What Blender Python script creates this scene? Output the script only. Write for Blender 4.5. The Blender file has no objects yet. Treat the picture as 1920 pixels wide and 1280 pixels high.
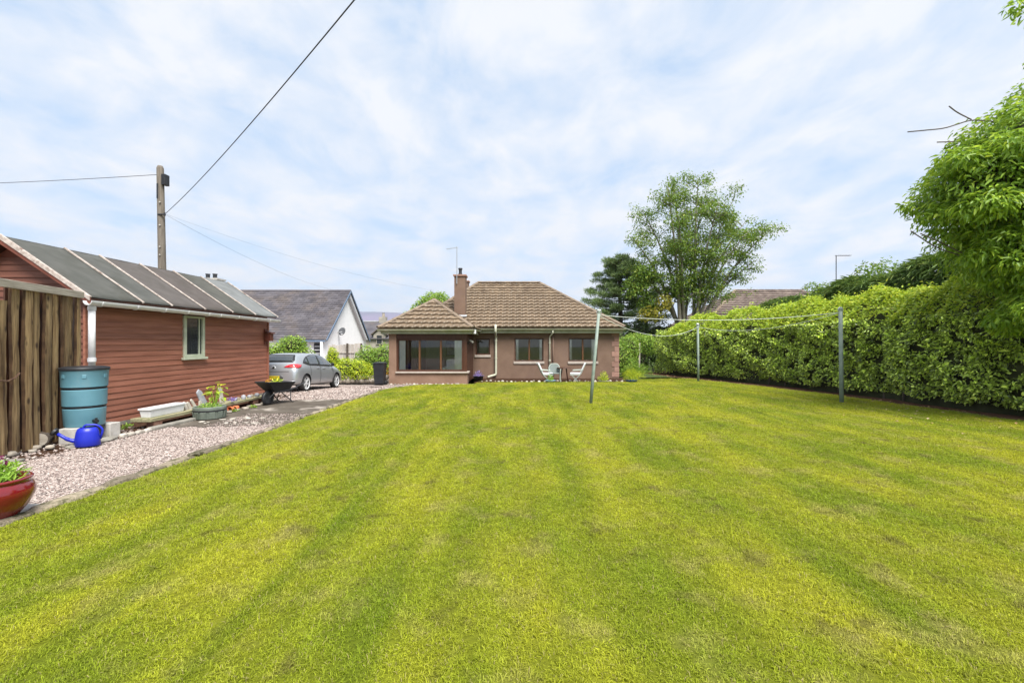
import bpy, bmesh, math, random
import numpy as np
from mathutils import Vector, Matrix, Euler
from mathutils.bvhtree import BVHTree

R = math.radians
rng = np.random.default_rng(11)
random.seed(11)
sc = bpy.context.scene
COL = sc.collection

# ------------------------------------------------------------------ camera, sky, sun, exposure
cd = bpy.data.cameras.new('camera'); cam = bpy.data.objects.new('camera', cd); COL.objects.link(cam)
cd.lens = 16.0; cd.sensor_width = 36.0; cd.clip_start = 0.05; cd.clip_end = 20000
cd.shift_x = -8 / 1920; cd.shift_y = 2 / 1920
cam.location = (0, 0, 1.65); cam.rotation_euler = (R(90), 0, 0)
sc.camera = cam

SUN_EL, SUN_AZ = R(57), R(152)                      # azimuth measured from +Y towards +X
sd = bpy.data.lights.new('sun', 'SUN'); sun = bpy.data.objects.new('sun', sd); COL.objects.link(sun)
sd.energy = 3.4; sd.angle = R(30); sd.color = (1.0, 0.965, 0.90)
sdir = Vector((math.sin(SUN_AZ) * math.cos(SUN_EL), math.cos(SUN_AZ) * math.cos(SUN_EL), math.sin(SUN_EL)))
sun.rotation_euler = sdir.to_track_quat('Z', 'Y').to_euler()

w = bpy.data.worlds.new('World'); sc.world = w; w.use_nodes = True
nt = w.node_tree; nt.nodes.clear()
def N(tree, t, **k):
    n = tree.nodes.new(t)
    for a, b in k.items(): setattr(n, a, b)
    return n
def L(tree, a, b): tree.links.new(a, b)
wo = N(nt, 'ShaderNodeOutputWorld'); bg = N(nt, 'ShaderNodeBackground'); bg.inputs['Strength'].default_value = 0.1
sky = N(nt, 'ShaderNodeTexSky', sky_type='NISHITA'); sky.sun_disc = False
sky.sun_elevation = SUN_EL; sky.sun_rotation = SUN_AZ; sky.air_density = 1.0; sky.dust_density = 1.2; sky.ozone_density = 1.4
tc = N(nt, 'ShaderNodeTexCoord'); sep = N(nt, 'ShaderNodeSeparateXYZ'); L(nt, tc.outputs['Generated'], sep.inputs[0])
zc = N(nt, 'ShaderNodeMath', operation='ADD'); L(nt, sep.outputs['Z'], zc.inputs[0]); zc.inputs[1].default_value = 0.16
zm = N(nt, 'ShaderNodeMath', operation='MAXIMUM'); L(nt, zc.outputs[0], zm.inputs[0]); zm.inputs[1].default_value = 0.1
dv = N(nt, 'ShaderNodeVectorMath', operation='DIVIDE'); L(nt, tc.outputs['Generated'], dv.inputs[0])
cmb = N(nt, 'ShaderNodeCombineXYZ')
for i in range(3): L(nt, zm.outputs[0], cmb.inputs[i])
L(nt, cmb.outputs[0], dv.inputs[1])
mp = N(nt, 'ShaderNodeMapping'); mp.inputs['Rotation'].default_value = (0, 0, R(24)); mp.inputs['Scale'].default_value = (1.15, 0.85, 0.0)
mp.inputs['Location'].default_value = (3.1, 1.7, 0)
L(nt, dv.outputs[0], mp.inputs[0])
n1 = N(nt, 'ShaderNodeTexNoise'); n1.inputs['Scale'].default_value = 2.6; n1.inputs['Detail'].default_value = 8; n1.inputs['Roughness'].default_value = 0.6
n1.inputs['Distortion'].default_value = 0.35
L(nt, mp.outputs[0], n1.inputs['Vector'])
cr = N(nt, 'ShaderNodeValToRGB'); cr.color_ramp.elements[0].position = 0.34; cr.color_ramp.elements[1].position = 0.62
cr.color_ramp.elements[0].color = (0.12, 0.12, 0.12, 1); cr.color_ramp.elements[1].color = (0.97, 0.97, 0.97, 1)
L(nt, n1.outputs['Fac'], cr.inputs[0])
n2 = N(nt, 'ShaderNodeTexNoise'); n2.inputs['Scale'].default_value = 2.3; n2.inputs['Detail'].default_value = 5
L(nt, mp.outputs[0], n2.inputs['Vector'])
cc = N(nt, 'ShaderNodeMixRGB'); cc.inputs[1].default_value = (3.75, 3.92, 4.2, 1); cc.inputs[2].default_value = (4.12, 4.15, 4.25, 1)
L(nt, n2.outputs['Fac'], cc.inputs[0])
# thin high veil over the clear blue, then the clouds
veil = N(nt, 'ShaderNodeMixRGB'); veil.inputs[0].default_value = 0.80; veil.inputs[2].default_value = (2.35, 3.15, 4.2, 1)
L(nt, sky.outputs[0], veil.inputs[1])
mx = N(nt, 'ShaderNodeMixRGB'); L(nt, cr.outputs[0], mx.inputs[0]); L(nt, veil.outputs[0], mx.inputs[1]); L(nt, cc.outputs[0], mx.inputs[2])
L(nt, mx.outputs[0], bg.inputs['Color']); L(nt, bg.outputs[0], wo.inputs[0])

sc.view_settings.view_transform = 'Standard'; sc.view_settings.look = 'None'
sc.view_settings.exposure = 1.25; sc.view_settings.gamma = 1.0; sc.view_settings.use_curve_mapping = False
sc.render.engine = 'CYCLES'
sc.cycles.use_denoising = True
sc.cycles.max_bounces = 8; sc.cycles.transparent_max_bounces = 12; sc.cycles.caustics_reflective = False; sc.cycles.caustics_refractive = False

# ------------------------------------------------------------------ helpers
WM = {}
def link(o, parent=None, local=False):
    COL.objects.link(o)
    if parent is not None:
        o.parent = parent
        if not local: o.matrix_parent_inverse = WM.get(parent.name, Matrix.Identity(4)).inverted()
    return o
def tag(o, label=None, cat=None, group=None, kind=None):
    if label: o['label'] = label
    if cat: o['category'] = cat
    if group: o['group'] = group
    if kind: o['kind'] = kind
    return o
def thing(name, label, cat, loc=(0, 0, 0), rz=0, group=None, scale=1.0, rot=None):
    o = bpy.data.objects.new(name, None); COL.objects.link(o)
    o.empty_display_size = 0.2
    o.location = loc; o.rotation_euler = rot if rot else (0, 0, rz); o.scale = (scale,) * 3
    WM[o.name] = Matrix.LocRotScale(Vector(loc), Euler(rot if rot else (0, 0, rz)), Vector((scale,) * 3))
    return tag(o, label, cat, group)
def mesh_np(name, V, F):
    """V (n,3); F (m,k) all the same corner count"""
    me = bpy.data.meshes.new(name)
    V = np.asarray(V, dtype=np.float32); F = np.asarray(F, dtype=np.int32)
    m, k = F.shape
    me.vertices.add(len(V)); me.vertices.foreach_set('co', V.ravel())
    me.loops.add(m * k); me.loops.foreach_set('vertex_index', F.ravel())
    me.polygons.add(m); me.polygons.foreach_set('loop_start', np.arange(0, m * k, k, dtype=np.int32))
    me.polygons.foreach_set('loop_total', np.full(m, k, dtype=np.int32))
    me.update(calc_edges=True)
    return me
def obj_np(name, V, F, mat, parent=None, smooth=False, local=False):
    me = mesh_np(name, V, F)
    if smooth: me.polygons.foreach_set('use_smooth', np.ones(len(me.polygons), dtype=bool))
    me.materials.append(mat)
    return link(bpy.data.objects.new(name, me), parent, local)

class MB:
    def __init__(s): s.v = []; s.f = []
    def add(s, vs, fs):
        b = len(s.v); s.v += [tuple(p) for p in vs]; s.f += [tuple(b + i for i in f) for f in fs]; return s
    def box(s, x0, x1, y0, y1, z0, z1, M=None):
        p = [Vector((x, y, z)) for z in (z0, z1) for y in (y0, y1) for x in (x0, x1)]
        if M: p = [M @ q for q in p]
        return s.add(p, [(0, 2, 3, 1), (4, 5, 7, 6), (0, 1, 5, 4), (2, 6, 7, 3), (0, 4, 6, 2), (1, 3, 7, 5)])
    def tube(s, pts, r, n=8, cap=True, flat=1.0):
        pts = [Vector(p) for p in pts]; rs = r if isinstance(r, (list, tuple)) else [r] * len(pts)
        vs = []; prev = None
        for i, p in enumerate(pts):
            t = (pts[min(i + 1, len(pts) - 1)] - pts[max(i - 1, 0)]).normalized()
            if prev is None:
                a = t.cross(Vector((0, 0, 1)))
                if a.length < 0.1: a = t.cross(Vector((1, 0, 0)))
            else:
                a = prev - t * prev.dot(t)
            a.normalize(); prev = a; b = t.cross(a)
            for k in range(n):
                an = 2 * math.pi * k / n
                vs.append(p + a * math.cos(an) * rs[i] + b * math.sin(an) * rs[i] * flat)
        fs = []
        for i in range(len(pts) - 1):
            for k in range(n):
                fs.append((i * n + k, i * n + (k + 1) % n, (i + 1) * n + (k + 1) % n, (i + 1) * n + k))
        if cap: fs += [tuple(range(n))[::-1], tuple((len(pts) - 1) * n + k for k in range(n))]
        return s.add(vs, fs)
    def lathe(s, prof, n=24, c=(0, 0, 0), M=None):
        vs = []; fs = []
        for r, z in prof:
            for k in range(n):
                a = 2 * math.pi * k / n
                q = Vector((c[0] + r * math.cos(a), c[1] + r * math.sin(a), c[2] + z))
                vs.append(M @ q if M else q)
        for i in range(len(prof) - 1):
            for k in range(n):
                fs.append((i * n + k, i * n + (k + 1) % n, (i + 1) * n + (k + 1) % n, (i + 1) * n + k))
        return s.add(vs, fs)
    def prism(s, poly, d):
        """poly: 3-D points, extruded by vector d"""
        n = len(poly); d = Vector(d); p = [Vector(q) for q in poly]
        return s.add(p + [q + d for q in p], [tuple(range(n)), tuple(range(2 * n - 1, n - 1, -1))] + [(i, i + n, (i + 1) % n + n, (i + 1) % n) for i in range(n)])
    def build(s, name, mat, parent=None, smooth=False, bevel=0, local=False, seg=2, subsurf=0, norm=True):
        me = bpy.data.meshes.new(name); me.from_pydata(s.v, [], s.f)
        if norm:
            bm = bmesh.new(); bm.from_mesh(me); bmesh.ops.recalc_face_normals(bm, faces=bm.faces); bm.to_mesh(me); bm.free()
        me.materials.append(mat)
        o = link(bpy.data.objects.new(name, me), parent, local)
        if smooth: me.polygons.foreach_set('use_smooth', [True] * len(me.polygons))
        if bevel:
            b = o.modifiers.new('bevel', 'BEVEL'); b.width = bevel; b.segments = seg; b.limit_method = 'ANGLE'; b.angle_limit = R(40)
        if subsurf:
            q = o.modifiers.new('sub', 'SUBSURF'); q.levels = q.render_levels = subsurf
        return o
def fillet(pts, rad=0.06, n=4):
    pts = [Vector(p) for p in pts]; out = [pts[0]]
    for a, b, c in zip(pts, pts[1:], pts[2:]):
        d1 = (a - b); d2 = (c - b); r = min(rad, d1.length * .45, d2.length * .45)
        p, q = b + d1.normalized() * r, b + d2.normalized() * r
        for i in range(n + 1):
            t = i / n; out.append(p * (1 - t) ** 2 + b * 2 * t * (1 - t) + q * t * t)
    return out + [pts[-1]]

# ------------------------------------------------------------------ materials
def mat(name, c1, c2=None, scale=4.0, rough=0.75, bump=0.0, bscale=60.0, metal=0.0, stretch=(1, 1, 1), var=0.0, detail=5.0,
        c3=None, c3scale=1.0, c3lo=0.55, c3hi=0.7, spec=0.4, coat=0.0, bdist=0.01, lo=0.35, hi=0.65):
    m = bpy.data.materials.new(name); m.use_nodes = True; t = m.node_tree
    b = t.nodes['Principled BSDF']; b.inputs['Roughness'].default_value = rough; b.inputs['Metallic'].default_value = metal
    b.inputs['Specular IOR Level'].default_value = spec; b.inputs['Coat Weight'].default_value = coat
    tcn = N(t, 'ShaderNodeTexCoord'); mpn = N(t, 'ShaderNodeMapping'); mpn.inputs['Scale'].default_value = stretch
    L(t, tcn.outputs['Object'], mpn.inputs[0])
    col = None
    if c2 is None:
        rgb = N(t, 'ShaderNodeRGB'); rgb.outputs[0].default_value = (*c1, 1); col = rgb.outputs[0]
    else:
        nz = N(t, 'ShaderNodeTexNoise'); nz.inputs['Scale'].default_value = scale; nz.inputs['Detail'].default_value = detail
        L(t, mpn.outputs[0], nz.inputs['Vector'])
        r = N(t, 'ShaderNodeValToRGB'); r.color_ramp.elements[0].color = (*c1, 1); r.color_ramp.elements[1].color = (*c2, 1)
        r.color_ramp.elements[0].position = lo; r.color_ramp.elements[1].position = hi
        L(t, nz.outputs['Fac'], r.inputs[0]); col = r.outputs[0]
    if c3 is not None:
        nz = N(t, 'ShaderNodeTexNoise'); nz.inputs['Scale'].default_value = c3scale; nz.inputs['Detail'].default_value = 6; nz.inputs['Roughness'].default_value = 0.65
        L(t, mpn.outputs[0], nz.inputs['Vector'])
        r = N(t, 'ShaderNodeMapRange'); r.inputs[1].default_value = c3lo; r.inputs[2].default_value = c3hi
        L(t, nz.outputs['Fac'], r.inputs[0])
        mxn = N(t, 'ShaderNodeMixRGB'); L(t, r.outputs[0], mxn.inputs[0]); L(t, col, mxn.inputs[1]); mxn.inputs[2].default_value = (*c3, 1); col = mxn.outputs[0]
    if var:
        g = N(t, 'ShaderNodeNewGeometry'); oi = N(t, 'ShaderNodeObjectInfo')
        ad = N(t, 'ShaderNodeMath', operation='ADD'); L(t, g.outputs['Random Per Island'], ad.inputs[0]); L(t, oi.outputs['Random'], ad.inputs[1])
        fr = N(t, 'ShaderNodeMath', operation='FRACT'); L(t, ad.outputs[0], fr.inputs[0])
        mr = N(t, 'ShaderNodeMapRange'); mr.inputs[3].default_value = 1 - var; mr.inputs[4].default_value = 1 + var
        L(t, fr.outputs[0], mr.inputs[0])
        h = N(t, 'ShaderNodeHueSaturation'); L(t, mr.outputs[0], h.inputs['Value']); L(t, col, h.inputs['Color']); col = h.outputs[0]
    L(t, col, b.inputs['Base Color'])
    if bump:
        nb = N(t, 'ShaderNodeTexNoise'); nb.inputs['Scale'].default_value = bscale; nb.inputs['Detail'].default_value = 4
        L(t, mpn.outputs[0], nb.inputs['Vector'])
        bp = N(t, 'ShaderNodeBump'); bp.inputs['Strength'].default_value = bump; bp.inputs['Distance'].default_value = bdist
        L(t, nb.outputs['Fac'], bp.inputs['Height']); L(t, bp.outputs[0], b.inputs['Normal'])
    return m
def leafmat(name, ca, cb, cc=None, rough=0.45, trans=0.3, tcol=None, spec=0.35):
    m = bpy.data.materials.new(name); m.use_nodes = True; t = m.node_tree
    b = t.nodes['Principled BSDF']; out = t.nodes['Material Output']
    b.inputs['Roughness'].default_value = rough; b.inputs['Specular IOR Level'].default_value = spec
    g = N(t, 'ShaderNodeNewGeometry'); r = N(t, 'ShaderNodeValToRGB'); e = r.color_ramp.elements
    e[0].color = (*ca, 1); e[1].color = (*cb, 1); e[0].position = 0.05; e[1].position = 0.85
    if cc: q = e.new(0.97); q.color = (*cc, 1)
    oi = N(t, 'ShaderNodeObjectInfo'); ad = N(t, 'ShaderNodeMath', operation='ADD')
    L(t, g.outputs['Random Per Island'], ad.inputs[0]); L(t, oi.outputs['Random'], ad.inputs[1])
    fr = N(t, 'ShaderNodeMath', operation='FRACT'); L(t, ad.outputs[0], fr.inputs[0])
    L(t, fr.outputs[0], r.inputs[0]); L(t, r.outputs[0], b.inputs['Base Color'])
    tr = N(t, 'ShaderNodeBsdfTranslucent'); h = N(t, 'ShaderNodeHueSaturation'); h.inputs['Value'].default_value = 1.5; h.inputs['Hue'].default_value = 0.485
    L(t, r.outputs[0], h.inputs['Color']); L(t, h.outputs[0], tr.inputs[0])
    mxn = N(t, 'ShaderNodeMixShader'); mxn.inputs[0].default_value = trans
    L(t, b.outputs[0], mxn.inputs[1]); L(t, tr.outputs[0], mxn.inputs[2]); L(t, mxn.outputs[0], out.inputs[0])
    return m

m_ground = mat('field', (.055, .085, .015), (.10, .12, .025), 0.6, .95)
m_gravel = None
m_soil = mat('soil', (.035, .020, .013), (.075, .042, .027), 12, .95, bump=.8, bscale=25, bdist=.03, c3=(.13, .08, .05), c3scale=30, c3lo=.62, c3hi=.7, spec=.04)
m_slab = mat('old_tarmac', (0.081, 0.068, 0.056), (0.123, 0.106, 0.088), 2.5, .92, bump=.5, bscale=120, bdist=.006, c3=(.36, .32, .28), c3scale=1.1, c3lo=.56, c3hi=.68, spec=.04)
m_bedsoil = mat('leafy_soil', (.10, .052, .033), (.165, .090, .058), 9, .95, bump=.8, bscale=22, bdist=.03, c3=(.05, .028, .018), c3scale=4, c3lo=.5, c3hi=.65, spec=.04)
m_conc = mat('concrete', (0.187, 0.174, 0.149), (0.272, 0.255, 0.221), 7, .9, bump=.4, bscale=60, c3=(.14, .13, .09), c3scale=4, c3lo=.55, c3hi=.75)
m_concw = mat('pale_concrete', (.38, .36, .33), (.48, .46, .43), 9, .9, bump=.3, bscale=70, c3=(.25, .22, .17), c3scale=5, c3lo=.56, c3hi=.75)
m_kerb = mat('kerb_stone', (0.169, 0.138, 0.100), (0.360, 0.304, 0.225), 9, .95, bump=.8, bscale=40, bdist=.02, c3=(.07, .065, .030), c3scale=9, c3lo=.46, c3hi=.6, var=.35)
m_clad = mat('red_stain_boards', (0.243, 0.090, 0.055), (0.348, 0.140, 0.090), 3, .62, stretch=(4, .35, 5), var=.13, bump=.35, bscale=24, bdist=.006,
             c3=(.35, .20, .15), c3scale=9, c3lo=.64, c3hi=.74)
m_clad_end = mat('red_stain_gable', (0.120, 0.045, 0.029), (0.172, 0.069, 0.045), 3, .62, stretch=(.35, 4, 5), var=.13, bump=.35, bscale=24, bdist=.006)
m_redtrim = mat('red_stain_trim', (0.112, 0.032, 0.018), (0.168, 0.052, 0.032), 5, .6, var=.1)
m_felts = [mat('felt_%d' % i, a, b, 3.0, .96, bump=.5, bscale=250, bdist=.003, c3=c, c3scale=1.3, c3lo=.5, c3hi=.75, spec=.1) for i, (a, b, c) in enumerate([
    ((0.076, 0.078, 0.071), (0.097, 0.097, 0.090), (0.061, 0.061, 0.050)), ((0.079, 0.081, 0.076), (0.101, 0.101, 0.094), (0.065, 0.065, 0.054)),
    ((0.090, 0.081, 0.076), (0.108, 0.097, 0.092), (0.072, 0.068, 0.061)), ((0.088, 0.076, 0.071), (0.104, 0.092, 0.086), (0.072, 0.065, 0.058)),
    ((0.076, 0.076, 0.069), (0.097, 0.096, 0.086), (0.061, 0.061, 0.050)), ((0.155, 0.162, 0.162), (0.187, 0.194, 0.194), (0.122, 0.130, 0.130))])]
m_batten = mat('roof_batten', (.30, .245, .215), (.50, .44, .40), 14, .8, stretch=(1, 1, 1), c3=(.16, .10, .08), c3scale=6, c3lo=.58, c3hi=.7)
m_pvc = mat('white_pvc', (.66, .66, .68), (.74, .74, .76), 6, .38, c3=(.45, .45, .43), c3scale=3, c3lo=.58, c3hi=.8)
m_gwood = mat('sage_paint', (.44, .48, .36), (.54, .57, .45), 8, .6)
m_cream = mat('cream_pipe', (.44, .45, .35), (.53, .53, .43), 5, .55, c3=(.33, .33, .24), c3scale=4, c3lo=.55, c3hi=.75)
m_gutter = mat('olive_gutter', (.28, .30, .20), (.36, .37, .26), 5, .6, c3=(.42, .42, .33), c3scale=3, c3lo=.5, c3hi=.7)
m_harl = mat('pink_harl', (0.160, 0.102, 0.073), (0.197, 0.128, 0.092), 2.2, .95, bump=.9, bscale=110, bdist=.012, c3=(.19, .125, .10), c3scale=1.2, c3lo=.52, c3hi=.75)
m_harlb = mat('tan_harl', (0.223, 0.136, 0.094), (0.272, 0.171, 0.123), 2.2, .95, bump=.9, bscale=110, bdist=.012)
m_quoin = mat('quoin_stone', (0.258, 0.148, 0.114), (0.324, 0.195, 0.157), 5, .9, bump=.5, bscale=60, var=.12)
m_sill = mat('sill_stone', (0.357, 0.306, 0.264), (0.425, 0.374, 0.332), 8, .85, bump=.2, bscale=80)
m_tile = mat('roof_tile', (0.126, 0.088, 0.057), (0.195, 0.143, 0.094), 2.5, .9, bump=.5, bscale=70, bdist=.006, var=.14, c3=(.36, .31, .245), c3scale=7, c3lo=.56, c3hi=.72)
m_tilefar = mat('brown_roof_tile', (.115, .085, .072), (.18, .14, .12), 2.5, .9, var=.2, c3=(.22, .185, .16), c3scale=5, c3lo=.56, c3hi=.72)
m_hip = mat('hip_tile', (0.173, 0.130, 0.094), (0.238, 0.184, 0.137), 5, .9, bump=.4, bscale=60, var=.15)
m_brown = mat('brown_joinery', (0.058, 0.020, 0.010), (0.083, 0.031, 0.016), 5, .45, stretch=(6, 6, 1))
m_tan = mat('tan_joinery', (0.108, 0.047, 0.020), (0.140, 0.065, 0.029), 5, .4, stretch=(6, 6, 1))
m_dkbrown = mat('dark_brown_joinery', (.055, .022, .013), (.085, .034, .02), 5, .5)
m_lead = mat('lead', (.30, .31, .33), (.40, .41, .43), 8, .5)
m_interior = mat('plaster', (0.567, 0.540, 0.459), (0.648, 0.608, 0.513), 2, .9)
m_carpet = mat('carpet', (0.375, 0.285, 0.210), (0.450, 0.345, 0.255), 12, .95)
m_curtain = mat('white_curtain', (0.784, 0.784, 0.784), (0.896, 0.896, 0.885), 5, .9)
m_purple = mat('purple_picture', (.28, .16, .42), (.50, .40, .62), 9, .7)
m_black = mat('black_plastic', (.012, .013, .016), (.02, .021, .025), 8, .5)
m_binm = mat('bin_plastic', (.016, .017, .022), (.026, .028, .034), 6, .45)
m_darkmetal = mat('dark_metal', (.03, .032, .036), (.05, .05, .055), 9, .5, metal=.4)
m_alu = mat('aluminium', (.55, .56, .57), None, rough=.35, metal=.85)
m_glass = bpy.data.materials.new('window_glass'); m_glass.use_nodes = True
t = m_glass.node_tree; b = t.nodes['Principled BSDF']; t.nodes.remove(b)
gl = N(t, 'ShaderNodeBsdfGlossy'); gl.inputs['Roughness'].default_value = 0.02; tp = N(t, 'ShaderNodeBsdfTransparent'); tp.inputs[0].default_value = (.98, .99, .98, 1)
lw = N(t, 'ShaderNodeFresnel'); lw.inputs[0].default_value = 1.55; ms = N(t, 'ShaderNodeMixShader')
L(t, lw.outputs[0], ms.inputs[0]); L(t, tp.outputs[0], ms.inputs[1]); L(t, gl.outputs[0], ms.inputs[2]); L(t, ms.outputs[0], t.nodes['Material Output'].inputs[0])
m_butt = mat('teal_plastic', (0.096, 0.228, 0.287), (0.114, 0.259, 0.323), 3, .42, c3=(.16, .265, .30), c3scale=3, c3lo=.55, c3hi=.8)
m_blue = mat('blue_plastic', (.012, .022, .36), (.016, .028, .42), 3, .35)
m_redglaze = mat('red_glaze', (.15, .006, .010), (.21, .010, .014), 3, .12, coat=.6, spec=.6, c3=(.12, .006, .01), c3scale=2, c3lo=.5, c3hi=.8)
m_barrel = mat('green_grey_barrel', (.115, .14, .115), (.165, .19, .16), 7, .6, stretch=(1, 1, .6), c3=(.09, .10, .075), c3scale=5, c3lo=.55, c3hi=.7)
m_plank = mat('mossy_plank', (.22, .21, .12), (.34, .31, .19), 5, .9, stretch=(6, .6, 6), bump=.4, bscale=20, c3=(.12, .14, .045), c3scale=4, c3lo=.52, c3hi=.7)
m_brick = mat('red_brick', (.22, .11, .075), (.30, .17, .12), 9, .9, bump=.4, bscale=50)
m_slate = mat('slate_piece', (.22, .23, .26), (.33, .34, .37), 7, .7, var=.25)
m_stonew = mat('pale_stone', (0.390, 0.351, 0.296), (0.484, 0.452, 0.406), 7, .85, var=.25, bump=.4, bscale=40)
m_rubble = mat('rubble_stone', (.22, .19, .15), (.42, .37, .31), 5, .9, var=.3, bump=.5, bscale=30)
m_terra = mat('terracotta', (.52, .13, .05), (.62, .19, .08), 6, .8)
m_pole = mat('weathered_pole', (0.108, 0.090, 0.071), (0.190, 0.164, 0.135), 3, .9, stretch=(8, 8, .5), bump=.5, bscale=14, c3=(.09, .075, .06), c3scale=3, c3lo=.56, c3hi=.68)
m_cable = mat('cable', (.045, .045, .05))
m_rope = mat('pale_rope', (.46, .50, .46), (.52, .55, .50), 20, .8)
m_post = mat('green_post_paint', (.175, .225, .19), (.235, .285, .245), 6, .55, c3=(.30, .33, .30), c3scale=5, c3lo=.58, c3hi=.75)
m_whitewall = mat('white_render', (.80, .80, .82), (.84, .84, .86), 2, .9)
m_slates = mat('slate_roof', (0.074, 0.068, 0.079), (0.116, 0.108, 0.121), 1.2, .8, c3=(.125, .105, .10), c3scale=.9, c3lo=.48, c3hi=.68, var=.22)
m_bluetrim = mat('blue_grey_trim', (.10, .145, .22), (.13, .175, .25), 4, .6)
m_greytrim = mat('grey_trim', (.42, .43, .45), (.5, .5, .52), 4, .6)
m_stonewall = mat('grey_stone_wall', (.25, .225, .19), (.38, .345, .295), 1.6, .95, bump=.8, bscale=9, bdist=.05)
m_pane = mat('dark_pane', (.03, .035, .04), None, rough=.08, spec=.8)
m_fencegrey = mat('silvered_boards', (.34, .30, .27), (.46, .42, .38), 5, .9, stretch=(6, 6, .6), var=.18)
m_hill = mat('hazy_heather_hill', (.105, .105, .15), (.16, .13, .20), .004, .95)  # purple heather with the blue of distance haze put into the colour
m_bark = mat('grey_bark', (.16, .14, .11), (.27, .24, .19), 4, .9, stretch=(3, 3, .7), c3=(.12, .15, .06), c3scale=2, c3lo=.5, c3hi=.7)
m_bark2 = mat('dark_bark', (.06, .047, .036), (.11, .088, .07), 4, .95)
m_core = mat('core_shade', (.030, .034, .014), (.050, .055, .022), 4, .95)  # fill for the foliage cores, inner shade put into its dark colour
m_dry = mat('fallen_leaf', (.30, .17, .07), (.50, .40, .22), 3, .8, var=.5)

# rough sawn larch slabs with knots
def slabwood(name):
    m = mat(name, (.120, .070, .028), (.37, .255, .125), 3.2, .85, stretch=(7, 7, .55), bump=.6, bscale=9, bdist=.02, var=.22, c3=(.07, .038, .016), c3scale=1.6, c3lo=.50, c3hi=.62)
    t = m.node_tree; b = t.nodes['Principled BSDF']; src = b.inputs['Base Color'].links[0].from_socket
    tcn = N(t, 'ShaderNodeTexCoord'); mpn = N(t, 'ShaderNodeMapping'); mpn.inputs['Scale'].default_value = (6.5, 6.5, 3.6); L(t, tcn.outputs['Object'], mpn.inputs[0])
    vo = N(t, 'ShaderNodeTexVoronoi'); vo.inputs['Scale'].default_value = 1.0; L(t, mpn.outputs[0], vo.inputs['Vector'])
    mr = N(t, 'ShaderNodeMapRange'); mr.inputs[1].default_value = .24; mr.inputs[2].default_value = .10; L(t, vo.outputs['Distance'], mr.inputs[0])
    mx = N(t, 'ShaderNodeMixRGB'); L(t, mr.outputs[0], mx.inputs[0]); L(t, src, mx.inputs[1]); mx.inputs[2].default_value = (.05, .028, .014, 1)
    L(t, mx.outputs[0], b.inputs['Base Color'])
    return m
m_slabwood = slabwood('larch_slab')
m_slabbark = mat('larch_bark', (.040, .020, .009), (.085, .045, .02), 8, .9)
m_railwood = mat('grey_rail', (.27, .235, .19), (.42, .38, .32), 4, .9, stretch=(1, .6, 7), bump=.4, bscale=20)

# ------------------------------------------------------------------ ground, drive, lawn
def smooth(a, b, x):
    t = np.clip((x - a) / (b - a), 0, 1); return t * t * (3 - 2 * t)
def gz(x, y):
    """height of the drive: level by the shed, falling gently past its far end"""
    x = np.asarray(x, float); y = np.asarray(y, float)
    return -0.02 - 0.24 * np.clip((y - 15.4) / 5.2, 0, 1) * smooth(-4.9, -6.3, x)
def gzs(x, y): return float(gz(x, y))
def grid_sheet(name, xs, ys, zf, mat, keep=None, smooth_=True):
    X, Y = np.meshgrid(xs, ys); Z = zf(X, Y)
    V = np.stack([X.ravel(), Y.ravel(), Z.ravel()], 1); nx = len(xs); F = []
    for j in range(len(ys) - 1):
        for i in range(nx - 1): F.append((j * nx + i, j * nx + i + 1, (j + 1) * nx + i + 1, (j + 1) * nx + i))
    F = np.array(F)
    if keep is not None:
        c = V[F].mean(1); F = F[keep(c[:, 0], c[:, 1])]
    return obj_np(name, V, F, mat, None, smooth_)

def sheet_poly(name, pts, z, mat):
    b = MB(); b.add([(x, y, z if not callable(z) else z(x, y)) for x, y in pts], [tuple(range(len(pts)))])
    o = b.build(name, mat); return o

g = sheet_poly('ground', [(-5300, -150), (3900, -150), (3900, 5450), (-5300, 5450)], -0.34, m_ground); tag(g, kind='structure')

# gravel
def gravel_mat():
    m = bpy.data.materials.new('pink_gravel'); m.use_nodes = True; t = m.node_tree; b = t.nodes['Principled BSDF']; b.inputs['Roughness'].default_value = .9; b.inputs['Specular IOR Level'].default_value = .08
    tcn = N(t, 'ShaderNodeTexCoord'); vo = N(t, 'ShaderNodeTexVoronoi'); vo.inputs['Scale'].default_value = 34; L(t, tcn.outputs['Object'], vo.inputs['Vector'])
    sp = N(t, 'ShaderNodeSeparateColor'); L(t, vo.outputs['Color'], sp.inputs[0])
    r = N(t, 'ShaderNodeValToRGB'); e = r.color_ramp.elements
    e[0].color = (.10, .08, .07, 1); e[1].color = (.50, .44, .40, 1); e[0].position = 0.0; e[1].position = 1.0
    q = e.new(.36); q.color = (.25, .195, .175, 1); q = e.new(.7); q.color = (.36, .295, .265, 1)
    L(t, sp.outputs[0], r.inputs[0])
    nz = N(t, 'ShaderNodeTexNoise'); nz.inputs['Scale'].default_value = .8; nz.inputs['Detail'].default_value = 4; L(t, tcn.outputs['Object'], nz.inputs['Vector'])
    mr = N(t, 'ShaderNodeMapRange'); mr.inputs[3].default_value = .8; mr.inputs[4].default_value = 1.18; L(t, nz.outputs['Fac'], mr.inputs[0])
    h = N(t, 'ShaderNodeHueSaturation'); L(t, mr.outputs[0], h.inputs['Value']); L(t, r.outputs[0], h.inputs['Color'])
    L(t, h.outputs[0], b.inputs['Base Color'])
    bp = N(t, 'ShaderNodeBump'); bp.invert = True; bp.inputs['Strength'].default_value = 1.0; bp.inputs['Distance'].default_value = .02
    L(t, vo.outputs['Distance'], bp.inputs['Height']); L(t, bp.outputs[0], b.inputs['Normal'])
    return m
m_gravel = gravel_mat()
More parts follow.
